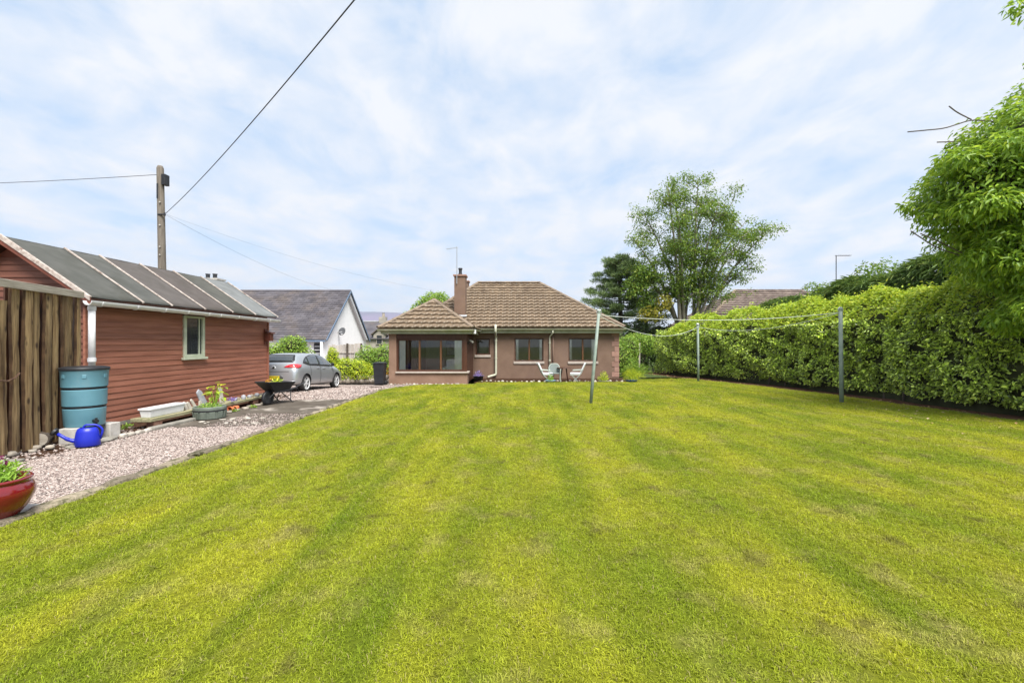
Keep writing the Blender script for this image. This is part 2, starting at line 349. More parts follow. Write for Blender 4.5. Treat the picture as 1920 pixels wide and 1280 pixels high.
drive = grid_sheet('gravel_drive', np.concatenate([[-40, -25, -16], np.arange(-12, -4.0, .25)]), np.concatenate([[-12, -4], np.arange(0, 30, .5), [40]]), gz, m_gravel)
tag(drive, kind='structure')
dirt = sheet_poly('dirt_strip', [(-8.1, 5.0), (-6.95, 5.0), (-6.86, 7.2), (-6.84, 9.0), (-6.9, 13.2), (-7.2, 14.6), (-8.1, 14.7)], -0.012, m_soil); tag(dirt, kind='structure')

# worn tarmac patch across the drive
pp = []
for i in range(21):
    s = i / 20; pp.append((-6.98 + 2.5 * s, 8.95 + .55 * s ** 2 + .10 * math.sin(i * 1.7) + .05 * random.uniform(-1, 1)))
for i in range(19):
    s = i / 18; pp.append((-4.48 - 2.5 * s, 13.35 - .5 * s ** 3 + .10 * math.sin(i * 2.1) + .06 * random.uniform(-1, 1)))
tar = sheet_poly('tarmac_path', pp, -0.008, m_slab); tag(tar, kind='structure')

def pebble_mesh(seed):
    rs = np.random.default_rng(seed); bm = bmesh.new(); bmesh.ops.create_icosphere(bm, subdivisions=1, radius=1)
    for v in bm.verts: v.co = Vector((v.co.x * 1.0, v.co.y * .75, v.co.z * .5)) * float(rs.uniform(.75, 1.2))
    me = bpy.data.meshes.new('pebble'); bm.to_mesh(me); bm.free(); return me
def rand_mat_pebble():
    m = bpy.data.materials.new('pebble_pink'); m.use_nodes = True; t = m.node_tree; b = t.nodes['Principled BSDF']; b.inputs['Roughness'].default_value = .85
    oi = N(t, 'ShaderNodeObjectInfo'); r = N(t, 'ShaderNodeValToRGB'); e = r.color_ramp.elements
    e[0].color = (.08, .066, .06, 1); e[1].color = (.52, .46, .42, 1)
    for p, c in ((.24, (.17, .125, .11)), (.4, (.31, .24, .21)), (.75, (.40, .33, .30))): q = e.new(p); q.color = (*c, 1)
    L(t, oi.outputs['Random'], r.inputs[0]); L(t, r.outputs[0], b.inputs['Base Color']); return m
m_pebble = rand_mat_pebble()

def scatter(name, P, rotz, scale, tilt_x, protos, parent=None, label=None, cat=None):
    """one object: points carrying rotation and scale, drawn as copies of a few small meshes (geometry nodes)"""
    coll = bpy.data.collections.new(name + '_source')
    for i, (me) in enumerate(protos):
        coll.objects.link(bpy.data.objects.new('%s_%d' % (name, i), me))
    me = bpy.data.meshes.new(name); n = len(P)
    me.vertices.add(n); me.vertices.foreach_set('co', np.asarray(P, np.float32).ravel())
    a = me.attributes.new('rot', 'FLOAT_VECTOR', 'POINT'); rv = np.zeros((n, 3), np.float32); rv[:, 0] = tilt_x; rv[:, 2] = rotz; a.data.foreach_set('vector', rv.ravel())
    a = me.attributes.new('scl', 'FLOAT', 'POINT'); a.data.foreach_set('value', np.asarray(scale, np.float32))
    o = link(bpy.data.objects.new(name, me), parent)
    ng = bpy.data.node_groups.new(name + '_nodes', 'GeometryNodeTree')
    ng.interface.new_socket('Geometry', in_out='INPUT', socket_type='NodeSocketGeometry'); ng.interface.new_socket('Geometry', in_out='OUTPUT', socket_type='NodeSocketGeometry')
    gi = N(ng, 'NodeGroupInput'); go = N(ng, 'NodeGroupOutput')
    ci = N(ng, 'GeometryNodeCollectionInfo'); ci.inputs['Collection'].default_value = coll; ci.inputs['Separate Children'].default_value = True; ci.inputs['Reset Children'].default_value = True
    ip = N(ng, 'GeometryNodeInstanceOnPoints'); ip.inputs['Pick Instance'].default_value = True
    ra = N(ng, 'GeometryNodeInputNamedAttribute', data_type='FLOAT_VECTOR'); ra.inputs['Name'].default_value = 'rot'
    sa = N(ng, 'GeometryNodeInputNamedAttribute', data_type='FLOAT'); sa.inputs['Name'].default_value = 'scl'
    e2r = N(ng, 'FunctionNodeEulerToRotation')
    m2p = N(ng, 'GeometryNodeMeshToPoints')
    L(ng, gi.outputs[0], m2p.inputs[0]); L(ng, m2p.outputs[0], ip.inputs['Points']); L(ng, ci.outputs[0], ip.inputs['Instance'])
    L(ng, ra.outputs[0], e2r.inputs[0]); L(ng, e2r.outputs[0], ip.inputs['Rotation']); L(ng, sa.outputs[0], ip.inputs['Scale'])
    L(ng, ip.outputs[0], go.inputs[0])
    md = o.modifiers.new('scatter', 'NODES'); md.node_group = ng
    if label: tag(o, label, cat)
    o['kind'] = 'stuff'
    return o

pm = []
for s in range(5):
    me = pebble_mesh(s); me.materials.append(m_pebble); pm.append(me)
PX = []
for (y0, y1, dens, sz) in ((2.2, 6, 3800, .0100), (6, 9.6, 2500, .0118), (13.2, 19, 320, .022)):
    n = int(dens * (y1 - y0) * (2.45 if y0 < 10 else 3.4))
    x = rng.uniform(-6.95 if y0 < 10 else -8.0, -4.6, n); y = rng.uniform(y0, y1, n)
    if y0 == 6: k = y < 8.98 + .5 * ((x + 7) / 2.5) ** 2 + rng.normal(0, .06, n); x, y = x[k], y[k]
    PX.append(np.stack([x, y, gz(x, y) + .003, np.full(len(x), sz) * rng.uniform(.55, 1.5, len(x))], 1))
n = 500; x = rng.uniform(-7.6, -6.9, n); y = rng.uniform(5.4, 9, n); PX.append(np.stack([x, y, np.full(n, -.005), rng.uniform(.008, .03, n)], 1))
n = 1500; x = rng.uniform(-6.2, -4.6, n); y = rng.uniform(9, 10.6, n); PX.append(np.stack([x, y, np.full(n, -.003), rng.uniform(.006, .018, n)], 1))
PX = np.concatenate(PX)
scatter('gravel', PX[:, :3], rng.uniform(0, 6.28, len(PX)), PX[:, 3], rng.normal(0, .4, len(PX)), pm, None, 'loose pink and grey gravel chips on the drive', 'gravel')

# lawn
def lawn_right(y): return np.interp(y, [-6, 4, 8, 9.6, 13.9, 19.4, 24.3, 30], [12.2, 11.5, 10.75, 10.30, 9.75, 8.25, 6.9, 5.9])
def in_lawn(x, y):
    left = -4.52 + .03 * np.sin(y * 2.3) + .02 * np.sin(y * 6.1)
    left = np.where(y > 16.0, left + (y - 16.0) ** 2 * .55, left)
    front = np.where(x < -1.6, 17.62, 18.75) + .05 * np.sin(x * 3)
    front = np.where(x > 4.95, 31.0, front)
    return (x > left) & (x < lawn_right(y) + .06 * np.sin(y * 3.1)) & (y < front)
def grass_color(t):
    g = N(t, 'ShaderNodeNewGeometry')
    def noise(sc_, det=4, st=(1, 1, 1), dist=0.0):
        m = N(t, 'ShaderNodeMapping'); m.inputs['Scale'].default_value = st; L(t, g.outputs['Position'], m.inputs[0])
        n = N(t, 'ShaderNodeTexNoise'); n.inputs['Scale'].default_value = sc_; n.inputs['Detail'].default_value = det; n.inputs['Distortion'].default_value = dist
        L(t, m.outputs[0], n.inputs['Vector']); return n.outputs['Fac']
    def rng_(s, a, b, c, d):
        m = N(t, 'ShaderNodeMapRange'); m.inputs[1].default_value = a; m.inputs[2].default_value = b; m.inputs[3].default_value = c; m.inputs[4].default_value = d; L(t, s, m.inputs[0]); return m.outputs[0]
    def mix(f, a, b):
        m = N(t, 'ShaderNodeMixRGB'); L(t, f, m.inputs[0])
        for i, c in ((1, a), (2, b)):
            if isinstance(c, tuple): m.inputs[i].default_value = (*c, 1)
            else: L(t, c, m.inputs[i])
        return m.outputs[0]
    base = mix(rng_(noise(.75, 5, (1.6, .7, 1)), .36, .64, 0, 1), GREEN, YELLOW)
    base = mix(rng_(noise(2.2, 5), .54, .73, 0, .72), base, STRAW)
    base = mix(rng_(noise(3.7, 5), .60, .73, 0, .68), base, BARE)
    base = mix(rng_(noise(.42, 3, (2.4, .35, 1), .6), .60, .70, 0, .6), base, DEEP)
    # strips left by the mower, running towards the house
    sp = N(t, 'ShaderNodeSeparateXYZ'); L(t, g.outputs['Position'], sp.inputs[0])
    ad = N(t, 'ShaderNodeMath', operation='MULTIPLY_ADD'); L(t, noise(.35, 2), ad.inputs[0]); ad.inputs[1].default_value = .5; L(t, sp.outputs['X'], ad.inputs[2])
    ml = N(t, 'ShaderNodeMath', operation='MULTIPLY'); L(t, ad.outputs[0], ml.inputs[0]); ml.inputs[1].default_value = 11.5
    sn = N(t, 'ShaderNodeMath', operation='SINE'); L(t, ml.outputs[0], sn.inputs[0])
    v = rng_(sn.outputs[0], .2, .95, .98, 1.07)
    for x0, wd, am in ((-1.60, .15, .55), (.62, .16, .22)):
        df = N(t, 'ShaderNodeMath', operation='SUBTRACT'); L(t, sp.outputs['X'], df.inputs[0]); df.inputs[1].default_value = x0
        ab = N(t, 'ShaderNodeMath', operation='ABSOLUTE'); L(t, df.outputs[0], ab.inputs[0])
        wob = N(t, 'ShaderNodeMath', operation='MULTIPLY_ADD'); L(t, noise(1.1, 4), wob.inputs[0]); wob.inputs[1].default_value = wd * 1.4; L(t, ab.outputs[0], wob.inputs[2])
        fy = N(t, 'ShaderNodeMapRange'); fy.inputs[1].default_value = 5.5; fy.inputs[2].default_value = 9.5; fy.inputs[3].default_value = 1.0; fy.inputs[4].default_value = .12; L(t, sp.outputs['Y'], fy.inputs[0])
        fn = N(t, 'ShaderNodeMath', operation='MULTIPLY'); L(t, fy.outputs[0], fn.inputs[0]); L(t, rng_(noise(.9, 3), .35, .6, .35, 1), fn.inputs[1])
        fa = N(t, 'ShaderNodeMath', operation='MULTIPLY'); L(t, fn.outputs[0], fa.inputs[0]); L(t, rng_(wob.outputs[0], wd * .7, wd * 1.6, am, 0), fa.inputs[1])
        base = mix(fa.outputs[0], base, DEEP)
    h = N(t, 'ShaderNodeHueSaturation'); L(t, v, h.inputs['Value']); L(t, base, h.inputs['Color'])
    return h.outputs[0]
GREEN, YELLOW, STRAW, DEEP, BARE = (.275, .348, .022), (.475, .485, .036), (.48, .43, .14), (.165, .26, .014), (.20, .165, .06)
m_lawn = bpy.data.materials.new('lawn_turf'); m_lawn.use_nodes = True; t = m_lawn.node_tree; b = t.nodes['Principled BSDF']; b.inputs['Roughness'].default_value = .95; b.inputs['Specular IOR Level'].default_value = .1
h = N(t, 'ShaderNodeHueSaturation'); h.inputs['Value'].default_value = .32; L(t, grass_color(t), h.inputs['Color']); L(t, h.outputs[0], b.inputs['Base Color'])
tcn = N(t, 'ShaderNodeTexCoord'); nb = N(t, 'ShaderNodeTexNoise'); nb.inputs['Scale'].default_value = 35; nb.inputs['Detail'].default_value = 6; L(t, tcn.outputs['Object'], nb.inputs['Vector'])
bp = N(t, 'ShaderNodeBump'); bp.inputs['Strength'].default_value = .8; bp.inputs['Distance'].default_value = .03; L(t, nb.outputs['Fac'], bp.inputs['Height']); L(t, bp.outputs[0], b.inputs['Normal'])
def lz(x, y):
    return .012 + .035 * smooth(-4.6, -3.6, x) * smooth(19.5, 16, y) + .008 * np.sin(x * 1.3 + y * .7) * np.sin(y * .9) - .01
lawn = grid_sheet('lawn', np.arange(-4.7, 13.3, .12), np.arange(-6, 31, .16), lz, m_lawn, in_lawn); tag(lawn, kind='structure')
back = sheet_poly('lawn_behind', [(-4.5, -30), (30, -30), (30, -5.9), (-4.5, -5.9)], 0.0, m_lawn); tag(back, kind='structure')

# grass blades
m_blade = bpy.data.materials.new('grass_blade'); m_blade.use_nodes = True; t = m_blade.node_tree; b = t.nodes['Principled BSDF']; out = t.nodes['Material Output']
b.inputs['Roughness'].default_value = .55; b.inputs['Specular IOR Level'].default_value = .22
oi = N(t, 'ShaderNodeObjectInfo'); gg = N(t, 'ShaderNodeNewGeometry'); ad = N(t, 'ShaderNodeMath', operation='ADD'); L(t, oi.outputs['Random'], ad.inputs[0]); L(t, gg.outputs['Random Per Island'], ad.inputs[1])
fr = N(t, 'ShaderNodeMath', operation='FRACT'); L(t, ad.outputs[0], fr.inputs[0])
mr = N(t, 'ShaderNodeMapRange'); mr.inputs[3].default_value = .55; mr.inputs[4].default_value = 1.38; L(t, fr.outputs[0], mr.inputs[0])
h = N(t, 'ShaderNodeHueSaturation'); L(t, mr.outputs[0], h.inputs['Value']); L(t, grass_color(t), h.inputs['Color'])
st = N(t, 'ShaderNodeMapRange'); st.inputs[1].default_value = .93; st.inputs[2].default_value = .96; L(t, fr.outputs[0], st.inputs[0])
mxs = N(t, 'ShaderNodeMixRGB'); L(t, st.outputs[0], mxs.inputs[0]); L(t, h.outputs[0], mxs.inputs[1]); mxs.inputs[2].default_value = (.42, .36, .15, 1)
L(t, mxs.outputs[0], b.inputs['Base Color'])
tr = N(t, 'ShaderNodeBsdfTranslucent'); L(t, mxs.outputs[0], tr.inputs[0]); mxn = N(t, 'ShaderNodeMixShader'); mxn.inputs[0].default_value = .42
L(t, b.outputs[0], mxn.inputs[1]); L(t, tr.outputs[0], mxn.inputs[2]); L(t, mxn.outputs[0], out.inputs[0])
def tuft(seed, nb=24, hgt=.024, spread=.036):
    rs = np.random.default_rng(seed); V = []; F = []
    for i in range(nb):
        x, y = rs.normal(0, spread * .5, 2); a = rs.uniform(0, 6.28); l = hgt * rs.uniform(.55, 1.35); le = rs.uniform(.5, 1.7); wd = rs.uniform(.0009, .0021)
        d = np.array([math.cos(a), math.sin(a), 0]); s_ = np.array([-d[1], d[0], 0]) * wd; p = np.array([x, y, -.004])
        m1 = p + d * l * .22 * le + np.array([0, 0, l * .55]); tp_ = p + d * l * .75 * le + np.array([0, 0, l * (1.0 - .35 * le)])
        k = len(V); V += [p - s_, p + s_, m1 + s_ * .85, m1 - s_ * .85, tp_]; F += [(k, k + 1, k + 2, k + 3), (k + 3, k + 2, k + 4)]
    me = bpy.data.meshes.new('grass_tuft'); me.from_pydata([tuple(v) for v in V], [], F); me.materials.append(m_blade); return me
GP = []
for (y0, y1, dens, s0) in ((1.0, 3.6, 900, 1.0), (3.6, 6.5, 740, 1.12), (6.5, 11, 620, 1.35), (11, 19, 330, 1.8), (19, 26, 110, 2.2)):
    n = int(dens * (y1 - y0) * 17.5); x = rng.uniform(-4.7, 12.8, n); y = rng.uniform(y0, y1, n)
    k = in_lawn(x, y) & (np.abs(x) < y * 1.35 + 2.2); x, y = x[k], y[k]
    GP.append(np.stack([x, y, lz(x, y), s0 * rng.uniform(.75, 1.3, len(x))], 1))
# longer fringe along the edging
n = 3500; y = rng.uniform(1.5, 16, n); x = -4.52 + .03 * np.sin(y * 2.3) + .02 * np.sin(y * 6.1) + np.abs(rng.normal(0, .05, n)) - .012
GP.append(np.stack([x, y, np.full(n, .005), rng.uniform(1.0, 1.9, n)], 1))
GP = np.concatenate(GP)
scatter('grass', GP[:, :3], rng.uniform(0, 6.28, len(GP)), GP[:, 3], rng.normal(0, .22, len(GP)), [tuft(s) for s in range(8)], None, 'short mown yellow-green grass covering the lawn', 'grass')

# fallen leaves and twigs on the right of the lawn
def leaf_geo(P, D, Nn, Ln, Wd, fold=.22, droop=.12):
    P = np.asarray(P, float); D = np.asarray(D, float); Nn = np.asarray(Nn, float)
    D = D / (np.linalg.norm(D, axis=1, keepdims=True) + 1e-9)
    S = np.cross(D, Nn); S /= (np.linalg.norm(S, axis=1, keepdims=True) + 1e-9); Nn = np.cross(S, D)
    Ln = np.asarray(Ln)[:, None]; Wd = np.asarray(Wd)[:, None]
    b0 = P; l1 = P + D * Ln * .32 + S * Wd * .5 + Nn * Wd * fold; l2 = P + D * Ln * .72 + S * Wd * .36 + Nn * (Wd * fold * .6 - Ln * droop * .5)
    r1 = P + D * Ln * .32 - S * Wd * .5 + Nn * Wd * fold; r2 = P + D * Ln * .72 - S * Wd * .36 + Nn * (Wd * fold * .6 - Ln * droop * .5)
    tp_ = P + D * Ln - Nn * Ln * droop
    n = len(P); V = np.stack([b0, r1, r2, tp_, l2, l1], 1).reshape(-1, 3); k = np.arange(n)[:, None] * 6
    F = np.concatenate([k + np.array([[0, 1, 2, 3]]), k + np.array([[0, 3, 4, 5]])], 0)
    return V, F
def unit(n):
    v = rng.normal(size=(n, 3)); return v / np.linalg.norm(v, axis=1, keepdims=True)
n = 330; y = rng.uniform(3.0, 13, n); x = lawn_right(y) - np.abs(rng.normal(0, 1.7, n)) + .3
D = unit(n); D[:, 2] *= .15; Nn = unit(n) * .35 + np.array([0, 0, 1])
V, F = leaf_geo(np.stack([x, y, np.full(n, .05)], 1), D, Nn, rng.uniform(.04, .095, n), rng.uniform(.022, .05, n), .3, .2)
o = obj_np('fallen_leaves', V, F, m_dry); tag(o, 'dry fallen leaves scattered over the lawn by the hedge', 'leaves', kind='stuff')

# beds
hb = []
ys = np.linspace(4.5, 25.2, 40)
for y in ys: hb.append((float(lawn_right(y)) - .06 + .06 * math.sin(y * 3.1), float(y)))
hb += [(8.6, 26), (15, 26), (18, 4.5)]
o = sheet_poly('hedge_bed', hb, 0.0, m_bedsoil); tag(o, kind='structure')
o = sheet_poly('flower_bed', [(-1.75, 18.7), (5.0, 18.78), (5.4, 19.4), (5.1, 21.3), (-1.7, 21.3)], -0.004, m_soil); tag(o, kind='structure')
o = sheet_poly('kerb_soil', [(-4.80, 2.0), (-4.5, 2.0), (-4.5, 8.6), (-4.62, 8.8), (-4.74, 6.4)], -.012, m_soil); tag(o, kind='structure')
o = sheet_poly('gravel_strip', [(-5.6, 17.0), (-1.6, 17.55), (-1.6, 18.2), (-5.6, 18.2)], -0.005, m_gravel); tag(o, kind='structure')
n = 420; x = rng.uniform(6, 13, n); y = rng.uniform(5, 24, n); x = lawn_right(y) + np.abs(rng.normal(0, .25, n)) - .1
D = unit(n); D[:, 2] *= .2; Nn = unit(n) * .35 + np.array([0, 0, 1])
V, F = leaf_geo(np.stack([x, y, np.full(n, .015)], 1), D, Nn, rng.uniform(.03, .08, n), rng.uniform(.02, .04, n), .3, .2)
o = obj_np('leaf_litter', V, F, m_dry); tag(o, 'brown leaf litter lying on the soil under the hedge', 'leaves', kind='stuff')

# ------------------------------------------------------------------ bungalow
def wall_holes(b, axis, a0, a1, z0, z1, d0, d1, holes):
    """boxes filling a wall along x (axis 'x', thickness d0..d1 in y) or along y, with rectangular openings (a0,a1,z0,z1)"""
    cuts = sorted({a0, a1} | {h[0] for h in holes} | {h[1] for h in holes})
    for c0, c1 in zip(cuts, cuts[1:]):
        m = (c0 + c1) / 2; zz = [z0]
        for h in sorted([h for h in holes if h[0] < m < h[1]], key=lambda q: q[2]): zz += [h[2], h[3]]
        zz.append(z1)
        for q in range(0, len(zz), 2):
            if zz[q + 1] - zz[q] > 1e-4:
                if axis == 'x': b.box(c0, c1, d0, d1, zz[q], zz[q + 1])
                else: b.box(d0, d1, c0, c1, zz[q], zz[q + 1])
    return b
H = thing('bungalow', 'pink-brown harled bungalow with tiled hipped roof beyond the lawn', 'house', (0, 21, 0))
PX_ = 0.669
wins = [(-1.883, -1.219, 1.084, 1.822), (-.081, 1.256, .781, 1.857), (2.413, 3.742, .781, 1.857)]
b = MB(); wall_holes(b, 'x', -1.99, 4.73, 0, 2.22, 21.0, 21.25, wins)
wall_holes(b, 'x', -4.9, -1.99, 0, 2.22, 21.0, 21.25, [(-4.6, -2.3, .08, 2.0)])
b.box(4.48, 4.73, 21.25, 27.7, 0, 2.22); b.box(-4.9, -4.65, 21.25, 27.7, 0, 2.22); b.box(-4.65, 4.48, 27.45, 27.7, 0, 2.22)
b.build('wall', m_harl, H)
b = MB(); b.box(-4.83, -2.13, 18.25, 20.99, .02, .07); b.box(-4.64, 4.47, 21.26, 27.4, .02, .07); b.build('floor_slab', m_carpet, H)
b = MB(); b.box(-4.64, 4.47, 23.4, 23.46, .07, 2.2); b.box(.1 - 1.35, .1 - 1.29, 21.26, 23.39, .07, 2.2); b.box(1.8, 1.86, 21.26, 23.39, .07, 2.2); b.build('partition', m_interior, H)
b = MB(); b.box(-4.64, 4.47, 21.26, 27.4, 2.2, 2.24); b.box(-4.9, -2.1, 18.25, 21.2, 2.04, 2.08); b.build('ceiling_board', m_interior, H)

# sun-room projecting at the left
b = MB(); b.box(-5.04, -4.748, 18.0, 18.25, 0, 2.02); wall_holes(b, 'y', 18.25, 21.0, 0, 2.02, -5.04, -4.84, [(18.45, 20.6, .5, 1.8)]); b.build('pier', m_harlb, H)
MB().box(-4.96, -4.95, 18.45, 20.6, .5, 1.8).build('side_pane', m_glass, H)  # unseen side window, added with its opening to let light into the sun-room
b = MB(); b.box(-4.748, -1.94, 18.0, 18.22, 0, .437); b.box(-2.16, -1.94, 18.22, 18.5, 0, .437); b.build('dwarf_wall', m_harlb, H)
b = MB(); b.box(-4.77, -1.88, 17.93, 18.2, .437, .50); b.box(-2.1, -1.88, 18.2, 18.52, .437, .50); b.build('sill', m_sill, H, bevel=.012)
b = MB(); b.box(-4.748, -1.95, 18.02, 18.2, 1.80, 2.04); b.box(-2.13, -1.95, 18.2, 18.5, 1.80, 2.04); b.build('lintel_board', m_brown, H, bevel=.006)
b = MB(); b.box(-2.09, -1.96, 18.04, 18.17, .50, 1.80); b.build('corner_post', m_brown, H, bevel=.006)
# brown boarded return beside the sun-room window
rr = MB(); rr.box(-2.12, -2.0, 18.5, 21.0, .0, 2.1); rw = rr.build('boarded_return', m_dkbrown, H)
for i in range(8):
    MB().box(-2.0, -1.985, 18.53 + i * .305, 18.53 + i * .305 + .285, .06, 2.03).build('plank', m_dkbrown, rw, bevel=.006)
def window(x0, x1, z0, z1, y, mull, fm, mm, fw=.06, curt=(), parent=H, sill=True):
    b = MB(); b.box(x0, x0 + fw, y, y + .08, z0, z1); b.box(x1 - fw, x1, y, y + .08, z0, z1)
    b.box(x0 + fw, x1 - fw, y, y + .08, z0, z0 + fw); b.box(x0 + fw, x1 - fw, y, y + .08, z1 - fw, z1)
    wn = b.build('window', fm, parent, bevel=.006)
    xs = [x0 + fw] + [q for m in mull for q in (m - .035, m + .035)] + [x1 - fw]
    for m in mull: MB().box(m - .035, m + .035, y - .006, y + .07, z0 + fw, z1 - fw).build('mullion', mm, wn, bevel=.006)
    for q in range(0, len(xs), 2):
        MB().box(xs[q], xs[q + 1], y + .035, y + .045, z0 + fw, z1 - fw).build('pane', m_glass, wn)
    for (c0, c1) in curt:
        V = []; F = []; n = 28
        for i in range(n + 1):
            for z in (z0 + .02, z1 - .02):
                V.append((c0 + (c1 - c0) * i / n, y + .085 + .022 * math.sin(i * 1.6) + .01 * math.sin(i * .6), z))
        for i in range(n): F.append((i * 2, i * 2 + 2, i * 2 + 3, i * 2 + 1))
        q = MB(); q.add(V, F); q.build('curtain', m_curtain, wn, smooth=True, norm=False)
    if sill: MB().box(x0 - .04, x1 + .04, y - .13, y + .02, z0 - .115, z0 - .002).build('sill', m_sill, wn, bevel=.01)
    return wn
window(-4.748, -2.09, .50, 1.80, 18.07, (-3.84, -2.996), m_brown, m_tan, .07, ((-4.66, -4.42), (-2.46, -2.16)), sill=False)
b = MB(); b.box(-2.01, -2.0, 18.17, 18.5, .5, 1.8); b.build('side_pane', m_glass, H)
window(*wins[0][:2], wins[0][2], wins[0][3], 21.09, (), m_brown, m_tan, .055, ())
window(*wins[1][:2], wins[1][2], wins[1][3], 21.09, (.60,), m_dkbrown, m_tan, .055, ((-.02, .10), (1.08, 1.20)))
window(*wins[2][:2], wins[2][2], wins[2][3], 21.09, (3.08,), m_dkbrown, m_tan, .055, ((2.47, 2.58), (3.50, 3.68)))
# quoins at the right corner
for i in range(9):
    wd = .34 if i % 2 == 0 else .22; z0 = .06 + i * .236
    MB().box(4.745 - wd, 4.748, 20.985, 21.0 + (.22 if i % 2 == 0 else .34), z0, z0 + .222).build('quoin', m_quoin, H, bevel=.012)
# fascia, gutters, pipes
b = MB(); b.box(-1.66, 4.86, 20.74, 20.78, 2.08, 2.27); b.box(4.82, 4.86, 20.78, 27.9, 2.08, 2.27); b.build('fascia', m_gutter, H)
b = MB(); b.box(-1.7, 4.82, 20.78, 21.02, 2.10, 2.12); b.build('soffit', m_gutter, H)
def gutter(b, p0, p1, r=.06, n=8):
    p0, p1 = Vector(p0), Vector(p1); d = (p1 - p0).normalized(); a = d.cross(Vector((0, 0, 1))).normalized(); u = Vector((0, 0, 1)); vs = []; fs = []
    for p in (p0, p1):
        for rad in (r, r * .86):
            for k in range(n + 1):
                an = math.pi + math.pi * k / n; vs.append(p + a * math.cos(an) * rad + u * math.sin(an) * rad)
    m = n + 1
    for k in range(n):
        fs += [(k, k + 1, 2 * m + k + 1, 2 * m + k), (m + k, 3 * m + k, 3 * m + k + 1, m + k + 1), (k, m + k, m + k + 1, k + 1), (2 * m + k, 2 * m + k + 1, 3 * m + k + 1, 3 * m + k)]
    fs += [(0, 2 * m, 3 * m, m), (n, m + n, 3 * m + n, 2 * m + n)]
    b.add(vs, fs)
b = MB(); gutter(b, (-1.62, 20.67, 2.27), (4.98, 20.67, 2.27), .07); b.build('gutter', m_gutter, H, smooth=False)
b = MB(); b.box(-5.30, -1.72, 17.82, 17.86, 1.99, 2.17); b.box(-1.76, -1.72, 17.86, 20.7, 1.99, 2.17); b.build('fascia', m_gutter, H)
b = MB(); b.box(-5.28, -1.76, 17.86, 18.02, 2.01, 2.03); b.box(-2.02, -1.76, 18.02, 20.95, 2.01, 2.03); b.build('soffit', m_dkbrown, H)
b = MB(); gutter(b, (-5.42, 17.75, 2.16), (-1.62, 17.75, 2.16), .07); gutter(b, (-1.65, 17.75, 2.16), (-1.65, 20.6, 2.18), .065); b.build('gutter', m_gutter, H)
b = MB(); b.tube([(-1.62, 17.8, 2.16), (-1.62, 17.8, 2.0)], .05); b.build('gutter_outlet', m_pvc, H)
dp = MB().tube(fillet([(-.935, 20.5, 2.46), (-.935, 20.5, 2.12), (-.935, 20.92, 1.9), (-.935, 20.92, .17), (-1.24, 20.8, .10), (-1.3, 20.76, .06)], .07), .052, 12).build('downpipe', m_cream, H, smooth=True)
for z in (1.7, .9): MB().tube([(-.935, 20.92, z), (-.935, 20.92, z + .07)], .064, 12).build('pipe_collar', m_cream, dp, smooth=False)
dp = MB().tube(fillet([(1.66, 20.67, 2.2), (1.66, 20.67, 2.08), (1.54, 20.94, 1.92), (1.54, 20.94, .1)], .07), .036, 10).build('downpipe', m_cream, H, smooth=True)
for z in (1.6, .8): MB().tube([(1.54, 20.94, z), (1.54, 20.94, z + .06)], .047, 10).build('pipe_collar', m_cream, dp)
MB().tube([(1.70, 20.96, 2.1), (1.70, 20.96, .1)], .04, 10).build('painted_pipe', m_harl, H, smooth=True)
wl = MB().box(-1.985, -1.94, 18.58, 18.68, 1.58, 1.70).tube([(-1.94, 18.63, 1.66), (-1.84, 18.55, 1.70)], .015).build('wall_lamp', m_darkmetal, H)
MB().box(-.09, .09, -.03, .03, -.035, .035, Matrix.Translation((-1.82, 18.5, 1.70)) @ Matrix.Rotation(R(35), 4, 'Y')).build('lamp_head', m_concw, wl, bevel=.01)

